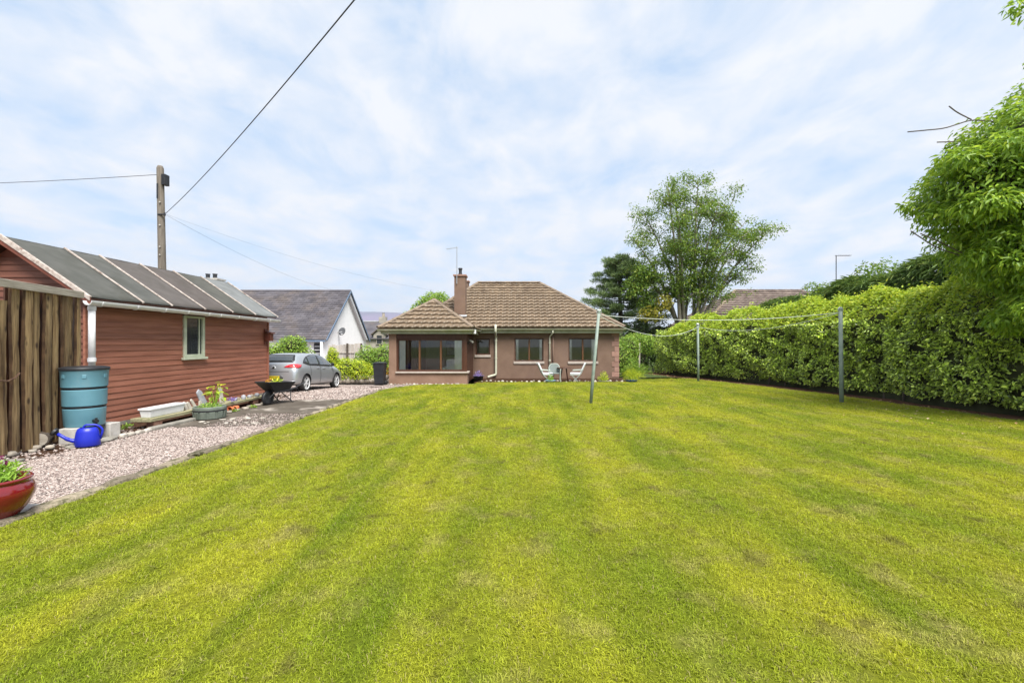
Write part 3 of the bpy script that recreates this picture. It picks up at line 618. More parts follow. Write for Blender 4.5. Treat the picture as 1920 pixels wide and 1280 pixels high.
# roofs
PITCH = math.atan(PX_); CP, SP = math.cos(PITCH), math.sin(PITCH)
def tile_local(tw, th):
    fr_ = [0, .16, .30, .42, .54, .68, .84, 1.0]; hh = [0.0, 0.0, .008, .018, .018, .008, 0.0, 0.0]; vs = []; fs = []
    n = len(fr_)
    for s_, base in ((0, .070), (th, .004)):
        for f, h_ in zip(fr_, hh): vs.append((f * tw * .985, s_, base + h_))
    for f, h_ in zip(fr_, hh): vs.append((f * tw * .985, 0, .008 + h_ * .8))
    for i in range(n - 1):
        fs.append((i, i + 1, n + i + 1, n + i)); fs.append((2 * n + i, 2 * n + i + 1, i + 1, i))
    return vs, fs
def tile_slope(parent, O, U, V, Lr, S, hipl, hipr, tw, gauge, material, cap=300, name='roof_tile', single=True):
    """tiles on a slope; hipl/hipr: how far the edges come in by the top of the slope"""
    O, U, V = Vector(O), Vector(U).normalized(), Vector(V).normalized(); Nn = U.cross(V)
    rows = int(round(S / gauge)); gauge = S / rows; th = gauge + .07; vs, fs = tile_local(tw, th)
    full = bpy.data.meshes.new(name); full.from_pydata(vs, [], fs); full.materials.append(material)
    count = 0; rest = bmesh.new()
    def T(a, s): return Matrix(((U.x, V.x, Nn.x, 0), (U.y, V.y, Nn.y, 0), (U.z, V.z, Nn.z, 0), (0, 0, 0, 1))), O + U * a + V * s
    for r in range(rows):
        s0 = r * gauge; a = -tw * .3
        while a < Lr:
            lo = hipl * s0 / S; hi = Lr - hipr * s0 / S
            if a + tw > lo and a < hi:
                M, off = T(a, s0); M = Matrix.Translation(off + Nn * random.uniform(-.002, .004)) @ M @ Matrix.Rotation(random.gauss(0, .006), 4, 'Z')
                lo2 = hipl * (s0 + th) / S; hi2 = Lr - hipr * (s0 + th) / S
                if a > lo2 and a + tw < hi2 and single and count < cap:
                    o = bpy.data.objects.new(name, full); link(o, parent); o.matrix_basis = M; count += 1
                else:
                    bm = bmesh.new(); bv = [bm.verts.new((x + a, y + s0, z)) for x, y, z in vs]
                    for f in fs: bm.faces.new([bv[i] for i in f])
                    for (p, q) in (((0, 0), (hipl, S)), ((Lr - hipr, S), (Lr, 0))):
                        nn = Vector((-(q[1] - p[1]), q[0] - p[0], 0))
                        bmesh.ops.bisect_plane(bm, geom=bm.verts[:] + bm.edges[:] + bm.faces[:], plane_co=(p[0], p[1], 0), plane_no=nn, clear_outer=True)
                    if bm.faces:
                        M3, _ = T(0, 0); bmesh.ops.transform(bm, matrix=Matrix.Translation(O) @ M3, verts=bm.verts)
                        me = bpy.data.meshes.new(name); bm.to_mesh(me)
                        if single and count < cap:
                            me.materials.append(material); link(bpy.data.objects.new(name, me), parent); count += 1
                        else: rest.from_mesh(me)
                    bm.free()
            a += tw
    if rest.faces:
        me = bpy.data.meshes.new('roof_tiling'); rest.to_mesh(me); me.materials.append(material)
        o = link(bpy.data.objects.new('roof_tiling', me), parent); o['kind'] = 'stuff'
    rest.free()
def hip_tiles(parent, p0, p1, material, r=.10, ln=.40, name='hip_tile'):
    p0, p1 = Vector(p0), Vector(p1); d = (p1 - p0); n = max(1, int(d.length / ln)); d.normalize(); st_ = (p1 - p0).length / n
    side = d.cross(Vector((0, 0, 1))).normalized(); up = side.cross(d)
    for i in range(n):
        a = p0 + d * st_ * i; c = a + d * (st_ + .03); vs = []
        for p, rad in ((a, r * 1.06), (c, r * .94)):
            for k in range(7):
                an = math.pi * k / 6; vs.append(p + side * math.cos(an) * rad + up * (math.sin(an) * rad * .75 - .02))
            for k in range(7):
                an = math.pi * k / 6; vs.append(p + side * math.cos(an) * rad * .85 + up * (math.sin(an) * rad * .6 - .02))
        fs = [(k, k + 1, 14 + k + 1, 14 + k) for k in range(6)] + [(7 + k, 7 + k + 1, k + 1, k) for k in range(6)]
        q = MB(); q.add(vs, fs); q.build(name, material, parent)
ER = 2.33; e0, e1 = 20.65, 28.03; yr = 24.34; zr = ER + 3.69 * PX_; xl, xr_, rl, rr_ = -5.0, 4.95, -2.05, 1.26
b = MB(); b.add([(xl, e0, ER - .03), (xr_, e0, ER - .03), (rr_, yr, zr - .03), (rl, yr, zr - .03), (xl, e1, ER - .03), (xr_, e1, ER - .03)], [(0, 1, 2, 3), (1, 5, 2), (5, 4, 3, 2), (4, 0, 3)])
roof = b.build('roof', m_tile, H, norm=False)
tile_slope(roof, (xl, e0, ER), (1, 0, 0), (0, CP, SP), xr_ - xl, 3.69 / CP, rl - xl, xr_ - rr_, .30, .296, m_tile, 300)
hip_tiles(roof, (xr_, e0, ER + .05), (rr_, yr, zr + .06), m_hip); hip_tiles(roof, (xl, e0, ER + .05), (rl, yr, zr + .06), m_hip); hip_tiles(roof, (rl, yr, zr + .06), (rr_, yr, zr + .06), m_tile, .11, .42, 'ridge_tile')
BE = 2.20; bx0, bx1, by = -5.40, -1.66, 17.70; bm_ = (bx0 + bx1) / 2; th_ = (bx1 - bx0) / 2; bz = BE + th_ * PX_; byr = by + th_
b = MB(); b.add([(bx0, by, BE - .03), (bx1, by, BE - .03), (bm_, byr, bz - .03), (bm_, 22.4, bz - .03), (bx0, 22.4, BE - .03), (bx1, 21.0, BE - .03)], [(0, 1, 2), (1, 5, 3, 2), (4, 0, 2, 3)])
roof2 = b.build('sunroom_roof', m_tile, H, norm=False)
tile_slope(roof2, (bx0, by, BE), (1, 0, 0), (0, CP, SP), bx1 - bx0, th_ / CP, th_, th_, .30, .32, m_tile, 200)
tile_slope(roof2, (bx1, by, BE), (0, 1, 0), (-CP, 0, SP), 5.2, th_ / CP, th_, 0, .30, .32, m_tile, 0, single=False)
hip_tiles(roof2, (bx0, by, BE + .05), (bm_, byr, bz + .05), m_hip, .09, .36); hip_tiles(roof2, (bx1, by, BE + .05), (bm_, byr, bz + .05), m_hip, .09, .36); hip_tiles(roof2, (bm_, byr, bz + .05), (bm_, 22.4, bz + .05), m_hip, .09, .4, 'ridge_tile')
# chimneys
ch = MB().box(-2.91, -2.39, 21.35, 21.95, 2.6, 4.76).build('chimney', m_harl, H)
MB().box(-2.96, -2.34, 21.30, 22.0, 4.76, 4.84).build('chimney_cap', m_quoin, ch, bevel=.01)
MB().lathe([(.10, 0), (.095, .08), (.075, .1), (.075, .26), (.10, .27), (.10, .34), (.0, .36)], 12, (-2.66, 21.65, 4.84)).build('chimney_cowl', m_darkmetal, ch)
MB().prism([(-2.98, 21.28, 2.86), (-2.32, 21.28, 2.86), (-2.32, 21.36, 2.93), (-2.98, 21.36, 2.93)], (0, 0, .025)).build('flashing', m_lead, ch)
ch = MB().box(-3.25, -2.73, 25.9, 26.4, 3.4, 5.1).build('chimney', m_harl, H); MB().box(-3.3, -2.68, 25.85, 26.45, 5.1, 5.18).build('chimney_cap', m_quoin, ch, bevel=.01)
A = thing('tv_aerial', 'thin television aerial on a pole above the pink chimney stack', 'aerial', (-2.78, 21.3, 4.4))
MB().tube([(-2.78, 21.3, 4.4), (-2.78, 21.3, 6.14)], .02, 8).build('mast', m_alu, A)
bo = MB().tube([(-2.72, 21.3, 6.10), (-3.28, 21.3, 6.02)], .012, 6).build('boom', m_alu, A)
for i in range(7):
    x = -2.8 - i * .07; MB().tube([(x, 21.16, 6.09 + (x + 2.72) * .14), (x, 21.44, 6.09 + (x + 2.72) * .14)], .006, 5).build('element', m_alu, bo)
# some furniture just inside the sun-room
ac = thing('armchair', 'pale armchair seen inside the sun-room window', 'armchair', (-2.7, 18.9, .07))
MB().box(-2.95, -2.4, 18.7, 19.25, .12, .48).build('seat', m_curtain, ac, bevel=.05); MB().box(-2.95, -2.4, 19.15, 19.32, .4, .95).build('backrest', m_curtain, ac, bevel=.06)
for x in (-3.05, -2.44): MB().box(x, x + .12, 18.7, 19.25, .1, .62).build('armrest', m_curtain, ac, bevel=.04)
pc = thing('wall_picture', 'purple framed picture on the wall inside the sun-room', 'picture', (-3.2, 23.38, 1.3))
MB().box(-3.62, -2.92, 23.36, 23.398, .95, 1.75).build('frame', m_dkbrown, pc); MB().box(-3.56, -2.98, 23.345, 23.36, 1.01, 1.69).build('canvas', m_purple, pc)

# ------------------------------------------------------------------ shed
S = thing('shed', 'long red-brown timber shed with grey felt roof beside the gravel drive', 'shed', (-9.35, 11.5, 0))
SX, SY0, SY1, SRX, SRZ, SEX, SEZ = -8.0, 8.45, 14.68, -9.35, 3.57, -7.76, 2.48
sl = (SRZ - SEZ) / (SEX - SRX)
b = MB(); b.box(-10.66, SX - .035, SY0 + .035, SY1, .05, 2.30)  # solid core added behind the boards to block light
b.prism([(-10.66, SY0 + .035, 2.301), (SX - .035, SY0 + .035, 2.301), (SX - .035, SY0 + .035, 2.57), (SRX, SY0 + .035, SRZ - .07), (-10.66, SY0 + .035, 2.57)], (0, SY1 - SY0 - .035, 0)); b.build('wall_frame', m_redtrim, S)
MB().box(-10.7, SX + .01, SY0 + .02, SY1 + .02, -.05, .06).build('base', m_conc, S)
wy0, wy1, wz0, wz1 = 10.93, 11.66, 1.29, 2.30
nb_ = 19; bh = 2.30 / nb_ * 1.0
def lap_board(y0, y1, z, h):
    j = random.uniform(-.003, .003)
    return MB().prism([(SX - .04, y0, z), (SX - .003 + j, y0, z - .005), (SX - .003 + j, y0, z + .012), (SX - .015, y0, z + h - .004), (SX - .04, y0, z + h - .004)], (0, y1 - y0, 0))
for i in range(nb_):
    z = .06 + i * (2.26 / nb_); h_ = 2.26 / nb_
    segs = [(SY0, SY1)] if not (wz0 - .04 < z + h_ * .5 < wz1) else [(SY0, wy0), (wy1, SY1)]
    for y0, y1 in segs: lap_board(y0, y1, z, h_).build('board', m_clad, S, norm=True)
for i in range(26):
    z = .06 + i * .122; h_ = .122
    if z + h_ > SRZ - .12: break
    xr = SX if z < 2.28 else min(SX, SRX + (SRZ - .06 - z - h_ * .6) / sl)
    xl_ = -10.7 if z < 2.28 else max(-10.7, SRX - (SRZ - .06 - z - h_ * .6) / sl)
    MB().prism([(xl_, SY0 + .04, z), (xl_, SY0 - .003, z - .008), (xl_, SY0 - .003, z + .012), (xl_, SY0 + .016, z + h_ - .004), (xl_, SY0 + .04, z + h_ - .004)], (xr - xl_, 0, 0)).build('board', m_clad_end, S)
MB().box(SX - .02, SX + .022, SY1 - .05, SY1 + .02, .06, 2.3).build('corner_trim', m_clad, S, bevel=.004)
MB().box(SX - .03, SX + .018, SY0 - .02, SY0 + .05, .06, 2.3).build('corner_trim', m_clad, S, bevel=.004)
# shed window
b = MB(); b.box(SX - .03, SX + .03, wy0, wy0 + .09, wz0, wz1); b.box(SX - .03, SX + .03, wy1 - .09, wy1, wz0, wz1); b.box(SX - .03, SX + .028, wy0 + .09, wy1 - .09, wz1 - .05, wz1); b.box(SX - .03, SX + .028, wy0 + .09, wy1 - .09, wz0, wz0 + .07)
wn = b.build('window', m_gwood, S, bevel=.006)
MB().box(SX - .03, SX + .075, wy0 - .05, wy1 + .05, wz0 - .06, wz0 - .002).build('sill', m_gwood, wn, bevel=.008)
MB().box(SX - .018, SX - .01, wy0 + .09, wy1 - .09, wz0 + .07, wz1 - .05).build('pane', m_pane, wn)
MB().box(SX - .01, SX + .012, wy1 - .2, wy1 - .17, wz0 + .07, wz1 - .05).build('mullion', m_gwood, wn)
# roof: deck, six felt widths, battens
cuts = [8.24, 9.42, 10.21, 11.30, 12.40, 13.48, 14.74]
b = MB(); b.prism([(SEX, cuts[0] + .02, SEZ - .05), (SRX, cuts[0] + .02, SRZ - .05), (2 * SRX - SEX, cuts[0] + .02, SEZ - .05), (2 * SRX - SEX, cuts[0] + .02, SEZ - .02), (SRX, cuts[0] + .02, SRZ - .02), (SEX, cuts[0] + .02, SEZ - .02)], (0, cuts[-1] - cuts[0] - .04, 0))
deck = b.build('roof', m_dkbrown, S)
for i in range(6):
    V = []; F = []; nu, nv = 10, 8
    for j in range(nv + 1):
        for k in range(nu + 1):
            f = k / nu; y = cuts[i] + (cuts[i + 1] - cuts[i]) * j / nv
            sag = -.012 * math.sin(math.pi * j / nv) - .006 * math.sin(3 * f * math.pi + i) * math.sin(math.pi * j / nv)
            x = SRX + (SEX + .03 - SRX) * f; z = SRZ + (SEZ - .02 - SRZ) * f + .004 + sag + .012
            V.append((x, y, z))
    for j in range(nv):
        for k in range(nu): F.append((j * (nu + 1) + k, j * (nu + 1) + k + 1, (j + 1) * (nu + 1) + k + 1, (j + 1) * (nu + 1) + k))
    q = MB(); q.add(V, F); o = q.build('felt_strip', m_felts[i], deck, smooth=True)
    so = o.modifiers.new('thick', 'SOLIDIFY'); so.thickness = .01
q = MB(); q.prism([(SRX, cuts[0], SRZ + .012), (2 * SRX - SEX - .03, cuts[0], SEZ - .01), (2 * SRX - SEX - .03, cuts[0], SEZ), (SRX, cuts[0], SRZ + .022)], (0, cuts[-1] - cuts[0], 0)); q.build('felt_strip', m_felts[1], deck)
dv_ = Vector((SEX - SRX, 0, SEZ - SRZ)).normalized(); nv_ = Vector((-dv_.z, 0, dv_.x)); nv_ = nv_ if nv_.z > 0 else -nv_
for i, y in enumerate(cuts):
    p0 = Vector((SRX, y, SRZ + .02)) - dv_ * .01; p1 = Vector((SEX, y, SEZ + .01)) + dv_ * .05
    hw = .022; q = MB(); q.prism([p0 + Vector((0, -hw, 0)), p0 + Vector((0, hw, 0)), p0 + Vector((0, hw, 0)) + nv_ * .03, p0 + Vector((0, -hw, 0)) + nv_ * .03], p1 - p0); q.build('batten', m_batten, deck, bevel=.004)
for sgn, x1 in ((1, SEX + .05), (-1, 2 * SRX - SEX - .05)):
    a = Vector((SRX, cuts[0] - .012, SRZ + .01)); c = Vector((x1, cuts[0] - .012, SEZ - .02))
    q = MB(); q.prism([a, c, c + Vector((0, 0, -.115)), a + Vector((0, 0, -.14))], (0, .024, 0)); q.build('bargeboard', m_redtrim, deck)
    q = MB(); q.prism([a + Vector((0, -.014, .02)), c + Vector((0, -.014, .02)), c + Vector((0, -.014, -.05)), a + Vector((0, -.014, -.05))], (0, .013, 0)); q.build('verge_strip', m_batten, deck)
q = MB(); gutter(q, (-7.69, 8.16, 2.405), (-7.69, 14.72, 2.375), .085, 10); gt = q.build('gutter', m_pvc, S)
for y in (8.38, 9.17, 9.9, 10.58, 11.3, 11.75, 12.5, 13.35, 14.1):
    q = MB(); gutter(q, (-7.69, y, 2.405 - (y - 8.2) * .0046), (-7.69, y + .045, 2.405 - (y - 8.2) * .0046), .096, 10); q.build('gutter_bracket', m_pvc, gt)
q = MB(); q.tube([(-7.74, 8.30, 2.38), (-7.74, 8.30, 1.15)], .052, 16); dn = q.build('downpipe', m_pvc, S, smooth=True)
for z in (2.24, 1.3): MB().tube([(-7.74, 8.30, z), (-7.74, 8.30, z + .07)], .062, 16).build('pipe_collar', m_pvc, dn)
nbx = thing('nest_box', 'dark red-brown wooden nest box on the far corner of the shed', 'nest box', (-7.9, 14.45, 1.75))
MB().box(-7.995, -7.97, 14.42, 14.60, 1.60, 2.08).build('back_board', m_redtrim, nbx); MB().box(-7.97, -7.79, 14.42, 14.60, 1.70, 1.95).build('box', m_redtrim, nbx, bevel=.004)
MB().prism([(-7.97, 14.40, 2.0), (-7.74, 14.40, 1.93), (-7.74, 14.40, 1.955), (-7.97, 14.40, 2.025)], (0, .22, 0)).build('lid', m_redtrim, nbx)

# ------------------------------------------------------------------ slab fence and gate
def slab(name, base, e, nrm, width, z0, z1, material, parent, th=.035, seed=0):
    rs = random.Random(seed); n = 14; base, e, nrm = Vector(base), Vector(e), Vector(nrm); L_, R_ = [], []
    ph = rs.uniform(0, 6)
    for i in range(n + 1):
        f = i / n; z = z0 + (z1 - z0) * f
        L_.append(base + e * (-width / 2 + .012 * math.sin(f * 7 + ph) + rs.uniform(-.006, .006)) + Vector((0, 0, z)))
        R_.append(base + e * (width / 2 + .012 * math.sin(f * 6 + ph + 2) + rs.uniform(-.006, .006)) + Vector((0, 0, z)))
    vs = []; fs = []
    for l, r in zip(L_, R_):      # flat back, slightly rounded face, strips of bark left along both edges
        m = (l + r) / 2; ea, eb = rs.uniform(.05, .17), rs.uniform(.05, .17)
        vs += [l, l + nrm * th * .45, l.lerp(r, ea) + nrm * th * .9, m + nrm * th * 1.1 + nrm * rs.uniform(-.003, .003), r.lerp(l, eb) + nrm * th * .9, r + nrm * th * .45, r]
    for i in range(n):
        for k in range(7): fs.append((i * 7 + k, i * 7 + (k + 1) % 7, (i + 1) * 7 + (k + 1) % 7, (i + 1) * 7 + k))
    fs += [(6, 5, 4, 3, 2, 1, 0), tuple(n * 7 + k for k in range(7))]
    q = MB(); q.add(vs, fs); o = q.build(name, material, parent); o.data.materials.append(m_slabbark)
    for i in range(n):
        for k in (0, 1, 4, 5): o.data.polygons[i * 7 + k].material_index = 1
    return o
e = Vector((-.262, .965, 0)).normalized(); nr = Vector((.965, .262, 0)).normalized(); f0 = Vector((-7.345, 6.62, 0))
FN = thing('slab_fence', 'fence of upright rough-sawn timber slabs beside the water butt', 'fence', f0)
pos = [.05, .25, .455, .655, .86, 1.06, 1.24, 1.38]
for i, s_ in enumerate(pos):
    slab('slab', f0 + e * s_ + nr * (.018 if i % 2 else -.012), e, nr, (.165, .185, .17, .175, .165, .18, .13, .13)[i], .03, 2.46 + random.uniform(-.015, .02), m_slabwood, FN, seed=i)
q = MB(); a = f0 - e * 1.1 + nr * .05; q.prism([a + Vector((0, 0, 2.43)), a + nr * .04 + Vector((0, 0, 2.43)), a + nr * .04 + Vector((0, 0, 2.545)), a + Vector((0, 0, 2.545))], e * 2.56); q.build('top_rail', m_railwood, FN, bevel=.006)
q = MB(); a = f0 - e * .05 - nr * .06; q.prism([a + Vector((0, 0, .05)), a + nr * .02 + Vector((0, 0, .05)), a + nr * .02 + Vector((0, 0, 2.45)), a + Vector((0, 0, 2.45))], e * 1.55); q.build('backing_board', m_dkbrown, FN)
GT = thing('slab_gate', 'rough timber slab gate with a rusty latch at the left edge', 'gate', f0 - e * .1)
for i in range(5):
    slab('slab', f0 - e * (.17 + i * .2) + nr * (.01 if i % 2 else -.015), e, nr, .16, .05, 2.12 if i else 2.25, m_slabwood, GT, seed=20 + i)
q = MB(); q.box(-.02, .02, -.02, .02, -.02, .02); q = MB(); a = f0 - e * .30 + nr * .06
q.tube([a + Vector((0, 0, 1.12)), a + e * .14 + Vector((0, 0, 1.10)), a + e * .28 + Vector((0, 0, 1.14)), a + e * .36 + Vector((0, 0, 1.2))], .012, 6); q.build('latch', mat('rusty_iron', (.07, .035, .02), (.14, .08, .05), 20, .8), GT)
for z in (.5, 1.7):
    q = MB(); a = f0 - e * 1.2 + nr * -.05 + Vector((0, 0, z)); q.prism([a, a + nr * .03, a + nr * .03 + Vector((0, 0, .1)), a + Vector((0, 0, .1))], e * 1.1); q.build('rail', m_railwood, GT)

# ------------------------------------------------------------------ things along the shed
def stone_mesh(b, c, s, seed, rot=0, sub=2):
    rs = np.random.default_rng(seed); bm = bmesh.new(); bmesh.ops.create_cube(bm, size=1.6); bmesh.ops.subdivide_edges(bm, edges=bm.edges[:], cuts=1, use_grid_fill=True)
    M = Matrix.Rotation(rot, 3, 'Z'); vs = []
    for v in bm.verts:
        p = v.co.normalized() * .75 + v.co * .35; p = Vector((p.x * s[0], p.y * s[1], p.z * s[2])) * .55 * float(rs.uniform(.82, 1.18)); vs.append(M @ p + Vector(c))
    fs = [[v.index for v in f.verts] for f in bm.faces]; bm.free(); return b.add(vs, fs)
def stone(name, c, s, seed, material, label, cat, group=None, rot=0, parent=None):
    o = stone_mesh(MB(), c, s, seed, rot).build(name, material, parent, smooth=True)
    if label: tag(o, label, cat, group)
    return o

WB = thing('water_butt', 'teal plastic water butt with black lid standing on blocks', 'water butt', (-7.28, 7.68, .26))
def ellip(b, prof, n, c, sx=1, sy=1):
    return b.lathe(prof, n, c)
prof = [(.0, .0), (.262, .0), (.268, .02), (.278, .30), (.292, .312)]
c = (-7.28, 7.68, .26)
MB().lathe([(0, 0), (.255, 0), (.262, .015), (.276, .29), (.262, .305), (.262, .335), (.283, .345), (.290, .60), (.272, .615), (.272, .645), (.296, .655), (.305, .90), (.312, .915), (.312, .955), (0, .955)], 40, c).build('barrel', m_butt, WB, smooth=True)
WB.children[0].modifiers.new('edge', 'EDGE_SPLIT').split_angle = R(35)
for z, r_ in ((.305, .268), (.615, .278)): MB().lathe([(r_, 0), (r_ + .006, .004), (r_ + .006, .026), (r_, .03)], 40, (c[0], c[1], c[2] + z)).build('hoop', m_black, WB)
MB().lathe([(.322, .93), (.325, .95), (.322, .975), (.26, .99), (0, 1.0)], 40, c).build('lid', m_black, WB, smooth=True)
for a in (-105, -48, 10):
    M = Matrix.Translation((c[0], c[1], c[2] + .80)) @ Matrix.Rotation(R(a), 4, 'Z'); MB().box(.290, .309, -.028, .028, 0, .06, M).build('clip', m_butt, WB, bevel=.006)
M = Matrix.Translation((c[0], c[1], c[2] + .09)) @ Matrix.Rotation(R(-22), 4, 'Z'); MB().tube([M @ Vector((.25, 0, 0)), M @ Vector((.36, 0, 0))], .028, 10).tube([M @ Vector((.33, 0, .05)), M @ Vector((.33, 0, -.05))], .018, 8).build('tap', m_black, WB)

def block(name, label, x0, x1, y0, y1, z0, z1, material, group=None, rz=0, bevel=.012):
    cx, cy = (x0 + x1) / 2, (y0 + y1) / 2; M = Matrix.Translation((cx, cy, 0)) @ Matrix.Rotation(rz, 4, 'Z') @ Matrix.Translation((-cx, -cy, 0))
    o = MB().box(x0, x1, y0, y1, z0, z1, M).build(name, material, None, bevel=bevel); return tag(o, label, 'block', group)
block('concrete_block', 'white concrete block under the front of the water butt', -7.40, -7.03, 7.36, 7.58, .0, .255, m_concw, rz=R(8))
block('concrete_block', 'pale concrete block under the back of the water butt, beside the shed', -7.45, -7.0, 7.86, 8.06, .0, .255, m_concw, rz=R(-3))
lg = thing('log', 'short round log lying left of the water butt blocks', 'log', (-7.5, 7.22, 0))
MB().tube([(-7.62, 7.36, .13), (-7.46, 7.12, .13)], .115, 14).build('bark', m_bark2, lg); MB().tube([(-7.463, 7.125, .13), (-7.457, 7.115, .13)], .098, 14).build('cut_end', m_railwood, lg)
for i, (x, y, s_, z_) in enumerate([(-7.38, 7.0, .13, .04), (-7.28, 6.85, .09, .02), (-7.22, 7.05, .11, .03), (-7.34, 6.6, .16, .03), (-7.25, 6.4, .1, .02), (-7.15, 7.2, .08, .02)]):
    stone('loose_stone', (x, y, z_), (s_, s_ * .8, s_ * .55), 40 + i, m_rubble, 'rough stone lying at the foot of the slab fence', 'stone', 'stones at the foot of the slab fence', i)
# watering can
W = thing('watering_can', 'bright blue plastic watering can beside the water butt', 'watering can', (-6.84, 7.26, .0), rz=R(212))
V = []; F = []; n = 24
pr = [(0, .115, .15), (.01, .125, .165), (.10, .118, .155), (.19, .105, .14), (.235, .085, .12), (.25, .06, .09)]
for (z, ry, rx) in pr:
    for k in range(n):
        a = 2 * math.pi * k / n; V.append((rx * math.cos(a), ry * math.sin(a), z * 1.18 + .005))
for i in range(len(pr) - 1):
    for k in range(n): F.append((i * n + k, i * n + (k + 1) % n, (i + 1) * n + (k + 1) % n, (i + 1) * n + k))
F.append(tuple(range(n)))
q = MB(); q.add(V, F); q.build('body', m_blue, W, smooth=True, local=True)
MB().tube(fillet([(.10, 0, .08), (.22, 0, .12), (.36, 0, .245)], .06), [.035] * 2 + [.03] * 3 + [.024] * 2, 12).build('spout', m_blue, W, smooth=True, local=True)
MB().tube([(.35, 0, .235), (.375, 0, .26)], [.03, .062], 16).tube([(.375, 0, .26), (.40, 0, .28)], [.064, .058], 16).build('rose', m_black, W, local=True)
MB().tube(fillet([(.06, 0, .27), (.03, 0, .34), (-.12, 0, .33), (-.19, 0, .25), (-.155, 0, .10)], .07), .016, 10).build('handle', m_blue, W, smooth=True, local=True)
# edging slabs between gravel and shed border
es = [(-6.98, 7.25, .16, .34), (-6.93, 7.66, .15, .40), (-6.92, 8.02, .09, .12), (-6.91, 8.17, .08, .12), (-6.90, 8.33, .09, .14), (-6.9, 8.52, .08, .16)]
for i, (x, y, a, c_) in enumerate(es):
    o = stone_mesh(MB(), (x, y, .01), (a * 1.1, c_ * 1.05, .07), 60 + i, R(random.uniform(-6, 6))).build('edging_stone', m_conc if c_ > .2 else m_stonew, None, smooth=False, bevel=.008)
    tag(o, 'flat pale stone edging the gravel below the shed', 'stone', 'stones edging the gravel below the shed')
o = MB().box(-6.99, -6.84, 8.62, 9.75, -.03, .045, Matrix.Translation((-6.9, 9.2, 0)) @ Matrix.Rotation(R(-1.5), 4, 'Z') @ Matrix.Translation((6.9, -9.2, 0))).build('concrete_edging', m_conc, None, bevel=.02)
tag(o, 'long concrete edging bar in front of the plank shelf', 'edging')
o = MB().box(-7.4, -6.75, 5.1, 6.35, -.02, .025, Matrix.Translation((-7.1, 5.7, 0)) @ Matrix.Rotation(R(14), 4, 'Z') @ Matrix.Translation((7.1, -5.7, 0))).build('paving_slab', m_conc, None, bevel=.012); tag(o, 'flat grey paving slab below the slab gate', 'slab')
o = MB().box(-5.35, -4.72, 3.75, 4.55, -.02, .045).build('paving_slab', m_concw, None, bevel=.012); tag(o, 'pale paving slab under the red glazed pot', 'slab')
# plank shelf on bricks with its pots
PS = thing('plank_shelf', 'low mossy plank shelf on bricks along the shed wall', 'shelf', (-7.18, 10.7, 0))
MB().box(-7.40, -7.0, 8.72, 10.62, .125, .19).build('plank', m_plank, PS, bevel=.006); MB().box(-7.36, -7.02, 10.63, 12.75, .115, .175).build('plank', m_plank, PS, bevel=.006)
for x, y in ((-7.05, 8.82), (-7.05, 10.4), (-7.06, 12.2), (-7.06, 12.62)): MB().box(x - .12, x + .03, y, y + .21, 0.0, .124 if y < 10.6 else .114).build('brick', m_brick, PS, bevel=.006)
TR = thing('trough', 'white rectangular plastic trough on the plank shelf', 'planter', (-7.2, 9.3, .19))
b = MB(); x0, x1, y0, y1, z0, z1 = -7.30, -7.08, 8.80, 9.74, .192, .365
b.add([(x0 + .02, y0 + .03, z0), (x1 - .02, y0 + .03, z0), (x1 - .02, y1 - .03, z0), (x0 + .02, y1 - .03, z0), (x0, y0, z1), (x1, y0, z1), (x1, y1, z1), (x0, y1, z1), (x0 + .02, y0 + .02, z1), (x1 - .02, y0 + .02, z1), (x1 - .02, y1 - .02, z1), (x0 + .02, y1 - .02, z1), (x0 + .03, y0 + .04, z1 - .05), (x1 - .03, y0 + .04, z1 - .05), (x1 - .03, y1 - .04, z1 - .05), (x0 + .03, y1 - .04, z1 - .05)],
      [(0, 1, 2, 3), (0, 1, 5, 4), (1, 2, 6, 5), (2, 3, 7, 6), (3, 0, 4, 7), (4, 5, 9, 8), (5, 6, 10, 9), (6, 7, 11, 10), (7, 4, 8, 11), (8, 9, 13, 12), (9, 10, 14, 13), (10, 11, 15, 14), (11, 8, 12, 15), (12, 13, 14, 15)]); b.build('box', m_pvc, TR, bevel=.008)
b = MB(); b.box(x0 - .012, x1 + .012, y0 - .012, y0 + .004, z1 - .028, z1 + .004).box(x0 - .012, x1 + .012, y1 - .004, y1 + .012, z1 - .028, z1 + .004).box(x1 - .004, x1 + .012, y0 + .004, y1 - .004, z1 - .028, z1 + .004).box(x0 - .012, x0 + .004, y0 + .004, y1 - .004, z1 - .028, z1 + .004); b.build('rim', m_pvc, TR, bevel=.004)
# half-barrel planter
HB = thing('half_barrel_planter', 'grey-green half barrel planter in front of the plank shelf', 'planter', (-6.72, 9.98, 0))
c = (-6.72, 9.98, 0)
MB().lathe([(0, .0), (.275, .0), (.285, .01), (.312, .20), (.312, .245), (.300, .262), (.285, .255), (.28, .215), (0, .21)], 40, c).build('barrel', m_barrel, HB)
MB().lathe([(.306, .165), (.318, .168), (.320, .192), (.310, .196)], 40, c).build('hoop', m_darkmetal, HB)
for k in range(12):
    a = 2 * math.pi * k / 12 + .2; M = Matrix.Translation(c) @ Matrix.Rotation(a, 4, 'Z') @ Matrix.Translation((.284, 0, .0)) @ Matrix.Rotation(R(8), 4, 'Y')
    MB().box(0, .014, -.055, .055, .012, .16, M).build('stave', m_barrel, HB, bevel=.005)
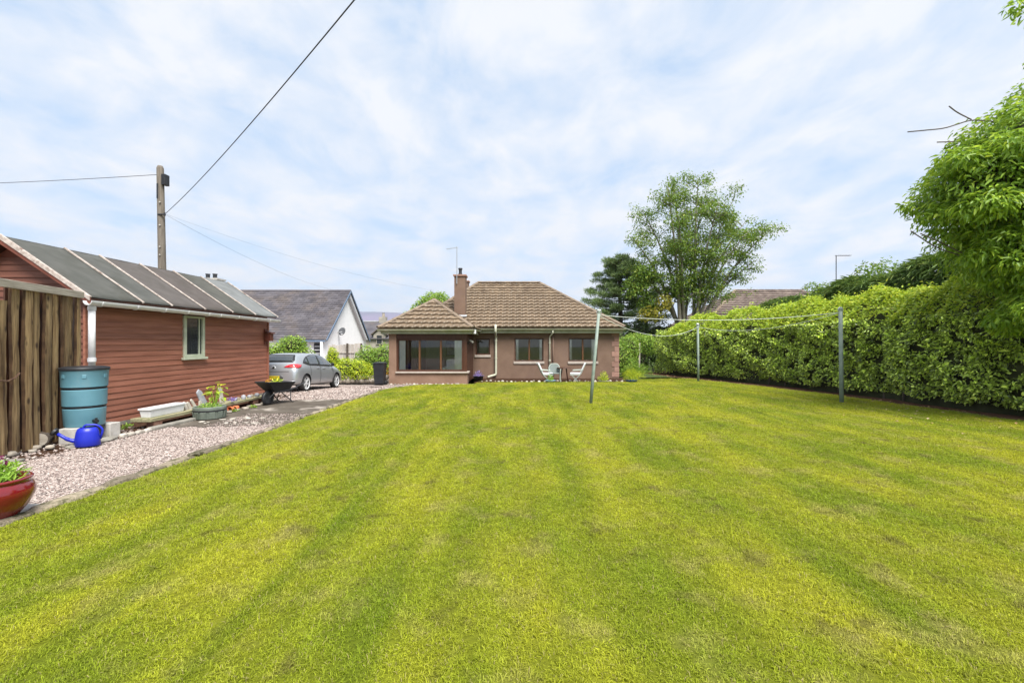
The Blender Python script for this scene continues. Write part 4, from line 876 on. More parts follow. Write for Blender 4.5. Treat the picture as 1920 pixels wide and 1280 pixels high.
# stones and slates propped behind it
sl_ = [(-7.12, 9.86, .10, .20, m_stonew, 14), (-7.12, 9.98, .09, .19, m_stonew, 20), (-7.14, 10.16, .08, .24, m_stonew, 24), (-7.10, 10.26, .10, .16, m_stonew, -10), (-7.16, 10.50, .20, .42, m_slate, 18), (-7.13, 11.05, .14, .40, m_stonew, -6)]
names_ = ['first pale stone from the white trough, propped on the plank shelf', 'second pale stone from the white trough, propped on the plank shelf', 'slanting cream stone left of the large slate on the shelf', 'small pale stone at the foot of the large slate', 'large grey slate leaning against the shed behind the half barrel', 'tall cream stone standing right of the yellow plant']
for i, (x, y, w_, h_, m_, an) in enumerate(sl_):
    M = Matrix.Translation((x, y, .19)) @ Matrix.Rotation(R(-12), 4, 'Y') @ Matrix.Rotation(R(an), 4, 'X'); q = MB()
    q.prism([M @ Vector(p) for p in ((0, -w_ / 2, -.01), (0, w_ / 2, -.01), (0, w_ * .42, h_ * .8), (0, w_ * .1, h_), (0, -w_ * .4, h_ * .9))], M.to_3x3() @ Vector((-.03, 0, 0)))
    o = q.build('propped_slate' if m_ is m_slate else 'propped_stone', m_, None, bevel=.006); tag(o, names_[i], 'stone')
for i, (x, y, s_) in enumerate([(-7.14, 11.55, .09), (-7.16, 11.72, .07), (-7.10, 11.85, .10), (-7.18, 12.0, .06), (-7.12, 12.15, .09), (-7.15, 12.3, .08), (-7.10, 12.45, .11), (-7.18, 12.58, .08)]):
    stone('pebble_rock', (x, y, .175 + s_ * .3), (s_, s_ * .8, s_ * random.uniform(.7, 1.5)), 80 + i, m_rubble if i % 2 else m_slate, 'small rock in the row at the far end of the plank shelf', 'rock', 'rocks at the far end of the plank shelf')
for i, (x, y) in enumerate([(-6.88, 10.75), (-6.86, 10.95), (-6.85, 11.12)]):
    q = MB(); M = Matrix.Translation((x, y, .05)) @ Matrix.Rotation(R(80 + 10 * i), 4, 'X') @ Matrix.Rotation(R(i * 40), 4, 'Z')
    q.lathe([(.0, -.07), (.045, -.07), (.062, .03), (.072, .035), (.072, .065), (.06, .066), (.05, -.05), (0, -.05)], 14, (0, 0, 0), M); o = q.build('clay_pot', m_terra, None)
    tag(o, 'orange clay pot lying under the plank shelf', 'flowerpot', 'clay pots lying under the plank shelf')
# loose pale cobbles on the worn tarmac
for i in range(16):
    x = random.uniform(-6.6, -5.3); y = random.uniform(9.15, 10.2); s_ = random.uniform(.04, .1)
    stone('cobble', (x, y, .0), (s_ * 1.5, s_, s_ * .4), 120 + i, m_stonew, 'flat pale cobble showing through the worn tarmac', 'cobble', 'cobbles in the worn tarmac', random.uniform(0, 3))
for i in range(9):
    x = -7.0 + random.uniform(-.05, .12); y = 10.4 + i * .32; stone('rubble_stone', (x + .14, y, .01), (random.uniform(.12, .26), random.uniform(.12, .22), .06), 150 + i, m_rubble, 'flat rubble stone in the strip before the plank shelf', 'stone', 'rubble in front of the plank shelf', random.uniform(0, 3))
# stone kerb along the lawn
y = 2.4; i = 0
while y < 15.8:
    ln = random.uniform(.35, .75) if y < 7.2 else random.uniform(.18, .4); wd = .12 if y < 7.2 else .08
    zt = random.uniform(.03, .06) if y < 7.2 else random.uniform(.035, .055)
    o = stone_mesh(MB(), (-4.63 + random.uniform(-.012, .012), y + ln / 2, zt - .04), (wd * 1.45, ln * 1.05, .12), 200 + i, R(random.uniform(-2, 2))).build('kerb_stone', m_kerb, None, smooth=False, bevel=.012)
    tag(o, 'weathered stone in the low kerb between gravel and lawn', 'kerb stone', 'kerb stones along the lawn'); y += ln + random.uniform(.01, .03) + (0 if y < 7.2 else random.uniform(0, .25)); i += 1
# red glazed pot
RP = thing('red_pot', 'glossy dark red glazed pot of flowers on the gravel', 'plant pot', (-4.80, 4.16, .045))
c = (-4.80, 4.16, .045)
MB().lathe([(0, 0), (.17, 0), (.18, .012), (.245, .10), (.287, .20), (.290, .25), (.268, .305), (.250, .325), (.268, .335), (.272, .352), (.258, .362), (.238, .350), (.235, .30), (0, .29)], 48, c).build('pot', m_redglaze, RP, smooth=True)
MB().lathe([(.236, .305), (.1, .318), (0, .32)], 32, c).build('compost', m_soil, RP)

# ------------------------------------------------------------------ wheelbarrow
B = thing('wheelbarrow', 'black wheelbarrow planted with flowers at the end of the shed', 'wheelbarrow', (-6.52, 12.30, 0), rz=math.atan2(-.95, -.30))
V = []; F = []
lo_ = [(-.30, -.17), (-.30, .17), (.16, .15), (.16, -.15)]; hi_ = [(-.42, -.30), (-.42, .30), (.44, .25), (.44, -.25)]
for z, pts in ((.33, lo_), (.56, hi_)): V += [(x, y, z + (.05 if z > .5 and x > 0 else 0)) for x, y in pts]
V += [(x * .96, y * .94, z) for (x, y), z in zip(hi_, (.56, .56, .61, .61))]; V += [(x * .96, y * .94, .35) for x, y in lo_]
F = [(0, 3, 2, 1)] + [(k, (k + 1) % 4, 4 + (k + 1) % 4, 4 + k) for k in range(4)] + [(4 + k, 4 + (k + 1) % 4, 8 + (k + 1) % 4, 8 + k) for k in range(4)] + [(8 + k, 8 + (k + 1) % 4, 12 + (k + 1) % 4, 12 + k) for k in range(4)] + [(12, 13, 14, 15)]
q = MB(); q.add(V, F); q.build('tub', m_black, B, local=True, bevel=.02)
MB().tube(fillet([(-.42, -.30, .565), (-.42, .30, .565), (.44, .25, .615), (.44, -.25, .615), (-.40, -.30, .567)], .06), .012, 8).build('rim', m_darkmetal, B, local=True)
wh = MB(); wh.lathe([(.11, -.04), (.165, -.045), (.185, -.02), (.185, .02), (.165, .045), (.11, .04)], 24, (0, 0, 0), Matrix.Translation((.24, 0, .185)) @ Matrix.Rotation(R(90), 4, 'X')); wo_ = wh.build('wheel', m_black, B, local=True, smooth=True)
MB().lathe([(0, -.035), (.11, -.03), (.11, .03), (0, .035)], 20, (0, 0, 0), Matrix.Translation((.24, 0, .185)) @ Matrix.Rotation(R(90), 4, 'X')).build('hub', m_darkmetal, wo_, local=True)
for s_ in (-1, 1):
    MB().tube(fillet([(.26, .08 * s_, .19), (.16, .15 * s_, .31), (-.40, .2 * s_, .36), (-.78, .27 * s_, .52)], .08), .015, 8).build('handle', m_darkmetal, B, local=True)
    MB().tube([(-.02, .16 * s_, .34), (-.36, .24 * s_, .02), (-.40, .24 * s_, .02)], .014, 8).build('leg', m_darkmetal, B, local=True)
    MB().tube([(-.36, .18 * s_, .34), (-.30, .235 * s_, .05)], .012, 8).build('strut', m_darkmetal, B, local=True)
MB().tube([(-.2, -.2, .17), (-.2, .2, .17)], .01, 8).build('cross_bar', m_darkmetal, B, local=True)

# ------------------------------------------------------------------ car
m_paint = mat('silver_paint', (.40, .425, .45), None, rough=.33, metal=.55, coat=.8, spec=.5)
m_cglass = mat('car_glass', (.035, .042, .045), None, rough=.04, spec=1.0, coat=.5)
m_trim = mat('car_black_trim', (.015, .015, .017), None, rough=.4)
m_tyre = mat('tyre_rubber', (.016, .016, .017), (.028, .027, .026), 9, .85)
m_rim = mat('alloy', (.66, .67, .68), None, rough=.35, metal=.25)
m_lamp = mat('red_lamp', (.42, .006, .012), (.52, .012, .02), 9, .15, coat=.8, spec=.7)
m_plate = mat('yellow_plate', (.72, .55, .02), None, rough=.5)
K = thing('car', 'silver hatchback parked beyond the shed with its rear towards us', 'car', (-8.0, 16.93, gzs(-8, 16.93)), rot=(R(-2.64), 0, R(-2.2)), scale=.89)
stn = [(-2.10, .40, .66, .60, .62, .76, .50), (-2.07, .33, .80, .72, .77, .88, .62), (-2.00, .28, .865, .88, .81, 1.02, .68), (-1.90, .26, .89, .965, .825, 1.12, .675), (-1.76, .25, .90, .985, .83, 1.26, .64), (-1.60, .24, .905, .985, .835, 1.40, .60), (-1.46, .24, .905, .98, .84, 1.455, .60),
       (-1.0, .2, .907, .97, .85, 1.49, .605), (-.3, .2, .907, .95, .855, 1.51, .61), (.3, .2, .907, .93, .855, 1.50, .605), (.7, .2, .907, .92, .85, 1.41, .59), (1.05, .2, .907, .91, .84, 1.22, .61), (1.40, .2, .905, .90, .83, 1.01, .66), (1.7, .22, .90, .84, .80, .93, .62), (2.0, .24, .86, .74, .74, .86, .55), (2.2, .28, .76, .62, .64, .72, .45), (2.29, .36, .58, .52, .48, .60, .35)]
V = []; F = []
for (y, zb, wd, zbt, wb_, zrf, wrf) in stn:
    zm_ = zb + (zbt - zb) * .55
    half = [(0, zb), (wd * .86, zb), (wd * .97, zb + .07), (wd, zm_), (wd * .985, zb + (zbt - zb) * .86), (wb_, zbt), (wb_ * .985, zbt + (zrf - zbt) * .10), (wrf + (wb_ - wrf) * .18 + .01, zrf - (zrf - zbt) * .16), (wrf * .88, zrf - .012), (wrf * .45, zrf + .012), (0, zrf + .018)]
    V += [(x, y, z) for x, z in half] + [(-x, y, z) for x, z in half[-2:0:-1]]
nr_ = 20
for i in range(len(stn) - 1):
    for k in range(nr_): F.append((i * nr_ + k, (i + 1) * nr_ + k, (i + 1) * nr_ + (k + 1) % nr_, i * nr_ + (k + 1) % nr_))
F += [tuple(range(nr_)), tuple((len(stn) - 1) * nr_ + k for k in range(nr_ - 1, -1, -1))]
def smooth_shape(V, F, lev):
    me = bpy.data.meshes.new('tmp'); me.from_pydata(V, [], F); o = bpy.data.objects.new('tmp', me); COL.objects.link(o)
    md = o.modifiers.new('s', 'SUBSURF'); md.levels = md.render_levels = lev
    dg = bpy.context.evaluated_depsgraph_get(); dg.update(); r = bpy.data.meshes.new_from_object(o.evaluated_get(dg)); bpy.data.objects.remove(o); return r
shell = smooth_shape(V, F, 2)
bm = bmesh.new(); bm.from_mesh(shell); bmesh.ops.recalc_face_normals(bm, faces=bm.faces); bm.to_mesh(shell); CAR = BVHTree.FromBMesh(bm); bm.free()
body = bpy.data.objects.new('body', shell); shell.materials.append(m_paint); shell.materials.append(m_trim); link(body, K, True)
cut = MB()
for yy in (-1.30, 1.385):
    for s_ in (-1, 1):
        cut.tube([(s_ * .62, yy, .33), (s_ * 1.2, yy, .33)], .375, 32)
me = bpy.data.meshes.new('c'); me.from_pydata(cut.v, [], cut.f); co = bpy.data.objects.new('c', me); COL.objects.link(co); me.materials.append(m_trim)
bm = bmesh.new(); bm.from_mesh(me); bmesh.ops.recalc_face_normals(bm, faces=bm.faces); bm.to_mesh(me); bm.free()
md = body.modifiers.new('arches', 'BOOLEAN'); md.object = co; md.operation = 'DIFFERENCE'; md.solver = 'EXACT'
try: md.material_mode = 'TRANSFER'
except Exception: pass
co.matrix_world = Matrix.Identity(4)
# evaluate with the body at the world origin, then hang it under the car
body.parent = None; dg = bpy.context.evaluated_depsgraph_get(); dg.update(); res = bpy.data.meshes.new_from_object(body.evaluated_get(dg))
body.modifiers.clear(); body.data = res; body.parent = K; bpy.data.objects.remove(co)
res.polygons.foreach_set('use_smooth', [True] * len(res.polygons)); body.modifiers.new('edge', 'EDGE_SPLIT').split_angle = R(38)
def patch(name, outline, dirv, o3, u3, v3, material, off=.006, parent=None, step=.05, smooth_=True):
    """a panel cut to an outline (u,v) and laid onto the car's skin along dirv"""
    dirv, o3, u3, v3 = Vector(dirv).normalized(), Vector(o3), Vector(u3).normalized(), Vector(v3).normalized(); bm = bmesh.new()
    bm.faces.new([bm.verts.new((p[0], p[1], 0)) for p in outline])
    us = [p[0] for p in outline]; vs = [p[1] for p in outline]
    for lo, hi, nn in ((min(us), max(us), (1, 0, 0)), (min(vs), max(vs), (0, 1, 0))):
        c_ = lo + step
        while c_ < hi:
            bmesh.ops.bisect_plane(bm, geom=bm.verts[:] + bm.edges[:] + bm.faces[:], plane_co=Vector(nn) * c_, plane_no=nn); c_ += step
    for v in bm.verts:
        p = o3 + u3 * v.co.x + v3 * v.co.y; h_ = CAR.ray_cast(p, dirv)
        if h_[0] is None: h_ = CAR.find_nearest(p)
        v.co = h_[0] + h_[1] * off
    me = bpy.data.meshes.new(name); bm.to_mesh(me); bm.free(); me.materials.append(material)
    if smooth_: me.polygons.foreach_set('use_smooth', [True] * len(me.polygons))
    o = link(bpy.data.objects.new(name, me), parent or K, True); so = o.modifiers.new('thick', 'SOLIDIFY'); so.thickness = .004; so.offset = 1; return o
for s_ in (1, -1):
    side = lambda n, ol, m_, off, par=None: patch(n, ol if s_ > 0 else ol[::-1], (-s_, 0, 0), (s_ * 2, 0, 0), (0, 1, 0), (0, 0, 1), m_, off, par)
    tr_ = side('window_trim', [(-1.45, 1.10), (-1.2, 1.035), (-.95, 1.005), (1.10, .955), (1.02, 1.03), (.62, 1.27), (.32, 1.395), (-.2, 1.435), (-.65, 1.425), (-1.05, 1.345), (-1.3, 1.22)], m_trim, .003)
    side('side_window', [(-1.34, 1.115), (-1.14, 1.055), (-1.06, 1.05), (-1.06, 1.30), (-1.24, 1.215)], m_cglass, .008)
    side('side_window', [(-1.0, 1.04), (-.22, 1.015), (-.22, 1.40), (-.63, 1.395), (-1.0, 1.325)], m_cglass, .008)
    side('side_window', [(-.12, 1.01), (.88, .985), (.58, 1.24), (.30, 1.36), (-.12, 1.40)], m_cglass, .008)
    side('door_handle', [(-.50, .885), (-.28, .885), (-.28, .92), (-.50, .92)], m_paint, .022); side('door_handle', [(.02, .87), (.24, .87), (.24, .905), (.02, .905)], m_paint, .022)
    for yy, z0, z1 in ((-.17, .30, 1.0), (.98, .30, .93), (-.98, .62, 1.0)): side('door_gap', [(yy, z0), (yy + .012, z0), (yy + .012, z1), (yy, z1)], m_trim, .0015)
    side('sill_strip', [(-.90, .245), (.97, .245), (.97, .275), (-.90, .275)], m_trim, .002)
    mr_ = MB().box(-.11, .0, -.05, .07, -.06, .07, Matrix.Translation((s_ * .98 if s_ > 0 else -.88, .86, 1.03))).build('door_mirror', m_trim, K, bevel=.025, local=True)
rear = lambda n, ol, m_, off, par=None: patch(n, ol, (0, 1, 0), (0, -4, 0), (1, 0, 0), (0, 0, 1), m_, off, par)
rear('rear_window_trim', [(-.63, 1.125), (.63, 1.125), (.65, 1.20), (.555, 1.375), (.50, 1.415), (-.50, 1.415), (-.555, 1.375), (-.65, 1.20)], m_trim, .003)
rear('rear_window', [(-.57, 1.145), (.57, 1.145), (.585, 1.20), (.50, 1.365), (-.50, 1.365), (-.585, 1.20)], m_cglass, .008)
rear('wiper', [(-.02, 1.14), (.30, 1.155), (.30, 1.175), (-.02, 1.165)], m_trim, .022)
rear('tailgate_gap', [(-.60, .772), (.60, .772), (.60, .786), (-.60, .786)], m_trim, .002)
rear('plate_recess', [(-.36, .49), (.36, .49), (.40, .55), (.34, .635), (-.34, .635), (-.40, .55)], mat('dark_silver', (.16, .165, .17), None, rough=.4, metal=.6), .002)
pl = MB().box(-.26, .26, -2.135, -2.118, .505, .615).build('number_plate', m_plate, K, local=True, bevel=.004)
for i, (x, wd_) in enumerate([(-.20, .045), (-.135, .05), (-.07, .05), (-.005, .045), (.075, .05), (.14, .05), (.205, .045)]):
    q = MB(); q.box(x - wd_ / 2, x - wd_ / 2 + .012, -2.138, -2.134, .525, .595); q.box(x + wd_ / 2 - .012, x + wd_ / 2, -2.138, -2.134, .53, .595) if i % 2 else q.box(x - .01, x + wd_ / 2, -2.138, -2.134, .583, .595)
    q.build('plate_mark', m_trim, pl, local=True)
rear('bumper_strip', [(-.80, .40), (.80, .40), (.80, .43), (-.80, .43)], m_rim, .006)
rear('lower_valance', [(-.62, .33), (.62, .33), (.66, .385), (-.66, .385)], m_trim, .004)
bd = patch('badge', [(.075 * math.cos(a), .92 + .06 * math.sin(a)) for a in [2 * math.pi * k / 18 for k in range(18)]], (0, 1, 0), (0, -4, 0), (1, 0, 0), (0, 0, 1), m_rim, .012)
patch('badge_centre', [(.055 * math.cos(a), .92 + .042 * math.sin(a)) for a in [2 * math.pi * k / 18 for k in range(18)]], (0, 1, 0), (0, -4, 0), (1, 0, 0), (0, 0, 1), m_trim, .017, bd)
for s_ in (1, -1):
    u3 = Vector((s_ * .75, .66, 0)).normalized(); ol = [(-.36, .93), (-.14, .915), (.10, .905), (.22, .94), (.27, 1.03), (.10, 1.055), (-.12, 1.045), (-.27, 1.0)]
    tl = patch('tail_light', ol if s_ > 0 else ol[::-1], Vector((-s_ * .66, .75, 0)), Vector((s_ * .80, -1.98, 0)) + Vector((s_ * .66, -.75, 0)) * 2, u3, (0, 0, 1), m_lamp, .012)
    ol = [(-.20, .94), (.02, .93), (.04, .965), (-.18, .975)]
    patch('reflector', ol if s_ > 0 else ol[::-1], Vector((-s_ * .66, .75, 0)), Vector((s_ * .80, -1.98, 0)) + Vector((s_ * .66, -.75, 0)) * 2, u3, (0, 0, 1), mat('pale_lamp', (.55, .12, .12), None, rough=.15), .018, tl)
patch('windscreen', [(-.62, .97), (.62, .97), (.52, 1.42), (-.52, 1.42)], (0, -1, 0), (0, 4, 0), (1, 0, 0), (0, 0, 1), m_cglass, .006)
for s_ in (1, -1): patch('headlight', [(s_ * .50, .66), (s_ * .80, .70), (s_ * .80, .80), (s_ * .52, .74)], (0, -1, 0), (0, 4, 0), (1, 0, 0), (0, 0, 1), m_concw, .008)
MB().tube([(0, -1.35, 1.50), (0, -1.5, 1.62)], .008, 6).build('roof_aerial', m_trim, K, local=True)
for yy in (-1.30, 1.385):
    for s_ in (-1, 1):
        M = Matrix.Translation((s_ * .79, yy, .318)) @ Matrix.Rotation(R(90 * s_), 4, 'Y')
        wl_ = MB().lathe([(.20, -.10), (.295, -.105), (.318, -.08), (.32, 0), (.318, .08), (.30, .098), (.235, .105), (.228, .08)], 40, (0, 0, 0), M).build('wheel', m_tyre, K, smooth=True, local=True)
        MB().lathe([(0, .035), (.20, .03), (.226, .05), (.226, -.1), (0, -.1)], 32, (0, 0, 0), M).build('brake_disc', m_darkmetal, wl_, local=True)
        q = MB(); q.lathe([(.215, .07), (.222, .103), (.240, .108), (.240, .09)], 40, (0, 0, 0), M); q.lathe([(.0, .098), (.05, .096), (.06, .06)], 16, (0, 0, 0), M)
        for k in range(10):
            an = 2 * math.pi * (k // 2) / 5 + (.17 if k % 2 else -.17); Mk = M @ Matrix.Rotation(an, 4, 'Z'); q.box(.03, .222, -.0135, .0135, .055, .094, Mk)
        q.build('rim', m_rim, wl_, local=True)

# ------------------------------------------------------------------ wheelie bin
BN = thing('wheelie_bin', 'black wheelie bin standing left of the sun-room', 'bin', (-5.33, 17.75, gzs(-5.3, 17.75)))
z0 = gzs(-5.3, 17.75)
b = MB(); b.add([(-5.49, 17.60, z0 + .08), (-5.15, 17.60, z0 + .08), (-5.15, 17.92, z0 + .03), (-5.49, 17.92, z0 + .03), (-5.53, 17.54, z0 + .86), (-5.11, 17.54, z0 + .86), (-5.11, 18.0, z0 + .86), (-5.53, 18.0, z0 + .86)], [(0, 3, 2, 1), (4, 5, 6, 7), (0, 1, 5, 4), (1, 2, 6, 5), (2, 3, 7, 6), (3, 0, 4, 7)]); b.build('bin_body', m_binm, BN, bevel=.02)
b = MB(); b.box(-5.55, -5.09, 17.52, 18.03, z0 + .865, z0 + .90); b.box(-5.5, -5.14, 17.57, 17.98, z0 + .90, z0 + .925); b.build('lid', m_binm, BN, bevel=.015)
b = MB(); b.tube([(-5.5, 18.06, z0 + .84), (-5.12, 18.06, z0 + .84)], .015, 8); b.build('handle', m_binm, BN)
for x in (-5.55, -5.13): MB().tube([(x, 17.93, z0 + .10), (x + .04, 17.93, z0 + .10)], .10, 18).build('wheel', m_black, BN)

# ------------------------------------------------------------------ patio things by the house wall
m_cush = mat('white_cushion', (.62, .62, .66), (.74, .74, .77), 9, .85, c3=(.42, .42, .52), c3scale=14, c3lo=.58, c3hi=.62)
m_frame = mat('pale_green_metal', (.36, .42, .37), (.42, .47, .42), 9, .5)
m_mesh = mat('grey_mesh', (0.140, 0.168, 0.161), (0.189, 0.217, 0.203), 30, .8)
def recliner(label, loc, rz):
    t_ = thing('recliner_chair', label, 'chair', loc, rz, 'garden chairs on the patio')
    MB().box(-.02, .42, -.21, .21, .30, .37).build('seat_cushion', m_cush, t_, bevel=.025, local=True)
    M = Matrix.Translation((0, 0, .33)) @ Matrix.Rotation(R(-24), 4, 'Y'); MB().box(-.05, .03, -.21, .21, .0, .50, M).build('back_cushion', m_cush, t_, bevel=.03, local=True)
    for s_ in (-1, 1):
        MB().tube([(.42, .23 * s_, .28), (.0, .23 * s_, .29), (-.25, .23 * s_, .80)], .012, 8).build('side_frame', m_frame, t_, local=True)
        MB().tube([(.36, .23 * s_, .28), (.10, .23 * s_, .0)], .012, 8).build('leg', m_frame, t_, local=True); MB().tube([(.0, .23 * s_, .29), (.30, .23 * s_, .0)], .012, 8).build('leg', m_frame, t_, local=True)
        MB().tube([(-.12, .24 * s_, .50), (.32, .24 * s_, .47)], .014, 8).build('armrest', m_frame, t_, local=True)
    return t_
recliner('white cushioned recliner left of the patio table', (1.12, 19.3, 0), R(5))
recliner('white cushioned recliner right of the patio table', (2.72, 19.35, 0), R(170))
t_ = thing('mesh_chair', 'green-framed mesh garden chair with rounded back on the patio', 'chair', (1.63, 19.3, 0), R(-90), 'garden chairs on the patio')
MB().box(-.18, .2, -.22, .22, .33, .36).build('seat', m_mesh, t_, local=True, bevel=.01); M = Matrix.Translation((-.2, 0, .36)) @ Matrix.Rotation(R(-12), 4, 'Y')
ol = [(0, -.22, 0), (0, .22, 0), (0, .22, .26), (0, .13, .37), (0, -.13, .37), (0, -.22, .26)]
MB().prism([M @ Vector(p) for p in ol], (.012, 0, 0)).build('backrest', m_mesh, t_, local=True)
MB().tube(fillet([M @ Vector(p) for p in ((0, -.23, -.35), (0, -.23, .26), (0, -.14, .39), (0, .14, .39), (0, .23, .26), (0, .23, -.35))], .1), .016, 8).build('back_frame', m_frame, t_, local=True)
for s_ in (-1, 1):
    MB().tube([(.2, .22 * s_, .35), (.22, .23 * s_, 0)], .014, 8).build('leg', m_frame, t_, local=True); MB().tube(fillet([(-.22, .23 * s_, .52), (.18, .24 * s_, .52), (.2, .22 * s_, .35)], .05), .014, 8).build('armrest', m_frame, t_, local=True)
t_ = thing('patio_table', 'small dark round patio table between the garden chairs', 'table', (2.05, 19.5, 0))
MB().lathe([(0, 0), (.30, 0), (.31, .012), (.30, .025), (0, .025)], 28, (2.05, 19.5, .56)).build('table_top', m_dkbrown, t_)
for k in range(4):
    a = R(45 + 90 * k); MB().tube([(2.05 + .12 * math.cos(a), 19.5 + .12 * math.sin(a), .56), (2.05 + .24 * math.cos(a), 19.5 + .24 * math.sin(a), 0)], .018, 8).build('leg', m_dkbrown, t_)
m_ltblue = mat('pale_blue_glaze', (.22, .33, .50), (.30, .42, .58), 5, .4); m_dkblue = mat('blue_glaze', (.02, .06, .26), (.03, .085, .33), 5, .35)
def bowl(name, label, c, r_, h_, material, cat='plant pot'):
    t_ = thing(name, label, cat, c); MB().lathe([(0, 0), (r_ * .8, 0), (r_, h_), (r_ * 1.05, h_ + .01), (r_ * .93, h_), (r_ * .88, h_ * .7), (0, h_ * .7)], 24, c).build('bowl', material, t_, smooth=True); return t_
bw1 = bowl('shallow_bowl', 'pale blue shallow planted bowl below the patio chairs', (1.42, 18.84, 0), .22, .08, m_ltblue)
bw2 = bowl('shallow_bowl', 'dark blue shallow planted bowl at the corner of the house', (4.78, 18.9, 0), .24, .08, m_dkblue)
bw3 = bowl('shallow_bowl', 'white shallow bowl with a leafy plant by the house wall', (3.62, 18.86, 0), .22, .06, m_concw)
bw4 = bowl('flower_tub', 'dark tub of purple flowers in the corner by the sun-room', (-1.62, 19.4, 0), .22, .22, m_black)
for i in range(34):
    x = -1.5 + i * .19 + random.uniform(-.06, .06); s_ = random.uniform(.05, .13); y_ = 19.0 + random.uniform(-.15, .5)
    if 1.2 < x < 1.7 or 3.4 < x < 3.9: y_ = 19.7
    stone('bed_stone', (x, y_, .02), (s_, s_ * .85, s_ * .7), 300 + i, m_stonew if i % 3 else m_rubble, 'pale round stone in the bed along the house wall', 'stone', 'stones in the bed along the house wall')
for i in range(22):
    x = -5.0 + i * .145 + random.uniform(-.04, .04); s_ = random.uniform(.05, .11)
    stone('sunroom_stone', (x, 17.80 + random.uniform(-.08, .08), .02), (s_, s_ * .85, s_ * .7), 340 + i, m_stonew if i % 2 else m_rubble, 'small pale stone at the foot of the sun-room wall', 'stone', 'stones at the foot of the sun-room')

# ------------------------------------------------------------------ clothes posts and line
def cpost(label, base, top, r_):
    t_ = thing('clothes_post', label, 'clothes post', (base[0], base[1], 0)); b0, t0 = Vector(base), Vector(top)
    MB().tube([b0 - Vector((0, 0, .1)), b0.lerp(t0, .35), t0], [r_, r_, r_ * .92], 14).build('post', m_post, t_, smooth=True)
    MB().lathe([(r_ * 1.05, -.05), (r_ * 1.05, .01), (r_ * .6, .03), (0, .035)], 14, tuple(t0)).build('cap', m_post, t_)
    MB().tube(fillet([t0 + Vector((-.03, 0, -.10)), t0 + Vector((-.07, 0, -.05)), t0 + Vector((-.05, 0, .03)), t0 + Vector((.05, 0, .04)), t0 + Vector((.07, 0, -.05)), t0 + Vector((.03, 0, -.10))], .03), .008, 6).build('line_hook', m_alu, t_); return t0
p1 = cpost('leaning pale green clothes post in the middle of the lawn', (1.94, 11.93, 0), (2.17, 11.93, 2.47), .042)
p2 = cpost('tall green clothes post nearest the hedge on the right', (8.75, 12.24, 0), (8.72, 12.24, 2.56), .052)
p3 = cpost('far green clothes post standing close to the hedge', (7.6, 19.0, 0), (7.58, 19.0, 2.40), .048)
def rope(name, label, a, c_, sag, r_=.0085, material=m_rope, cat='rope', n=24):
    a, c_ = Vector(a), Vector(c_); pts = [a.lerp(c_, i / n) - Vector((0, 0, sag * 4 * (i / n) * (1 - i / n))) for i in range(n + 1)]
    o = MB().tube(pts, r_, 6).build(name, material, None, smooth=True); return tag(o, label, cat)
q = Vector((0, 0, -.10))
rope('clothes_line', 'pale clothes line from the leaning post to the right post', p1 + q, p2 + q, .17)
rope('clothes_line', 'pale clothes line sagging from the right post to the far post', p2 + q, p3 + q, .30)
rope('clothes_line', 'pale clothes line sagging from the leaning post to the far post', p1 + q * 1.2, p3 + q, .45)

# ------------------------------------------------------------------ telegraph pole and cables
UP = thing('telegraph_pole', 'weathered wooden telegraph pole standing behind the shed', 'pole', (-13.22, 17, -.3))
MB().tube([(-13.18, 17, -.3), (-13.22, 17, 4), (-13.30, 17, 8.15), (-13.30, 17, 8.24)], [.145, .13, .115, .08], 16).build('pole', m_pole, UP, smooth=True)
tb = MB().box(-13.16, -13.02, 16.86, 17.1, 7.50, 7.90).build('terminal_box', m_black, UP, bevel=.015)
for z in (7.55, 7.82): MB().box(-13.26, -13.15, 16.92, 17.0, z, z + .05).build('bracket', m_darkmetal, tb)
MB().tube([(-13.3, 16.88, 6.40), (-13.02, 16.88, 6.40)], .03, 8).tube([(-13.04, 16.88, 6.34), (-13.04, 16.88, 6.46)], .03, 8).build('cable_bracket', m_darkmetal, UP)
MB().box(-13.34, -13.28, 16.87, 16.92, 7.0, 7.55).build('cable_guard', m_darkmetal, UP)
for z in (6.85, 6.0, 5.2, 4.9): MB().tube([(-13.22, 16.9, z), (-13.2, 16.84, z)], .025, 8).build('step_bolt', m_concw, UP)
rope('overhead_cable', 'thick overhead cable running from the pole up over the lawn', (-13.03, 16.88, 6.41), (9.1, -5.4, 6.95), .62, .010, m_cable, 'cable', 40)
rope('overhead_cable', 'thin overhead cable from the top of the pole to the left', (-13.3, 16.9, 7.88), (-27.5, 19, 8.15), .08, .010, m_cable, 'cable')
rope('overhead_cable', 'faint overhead cable from the pole to the white house gable', (-13.03, 16.88, 6.40), (-13.6, 34, 5.55), .35, .004, m_cable, 'cable')
rope('overhead_cable', 'faint overhead cable from the pole to the bungalow roof', (-13.03, 16.88, 6.42), (-4.2, 23.2, 4.3), .30, .0025, m_cable, 'cable')

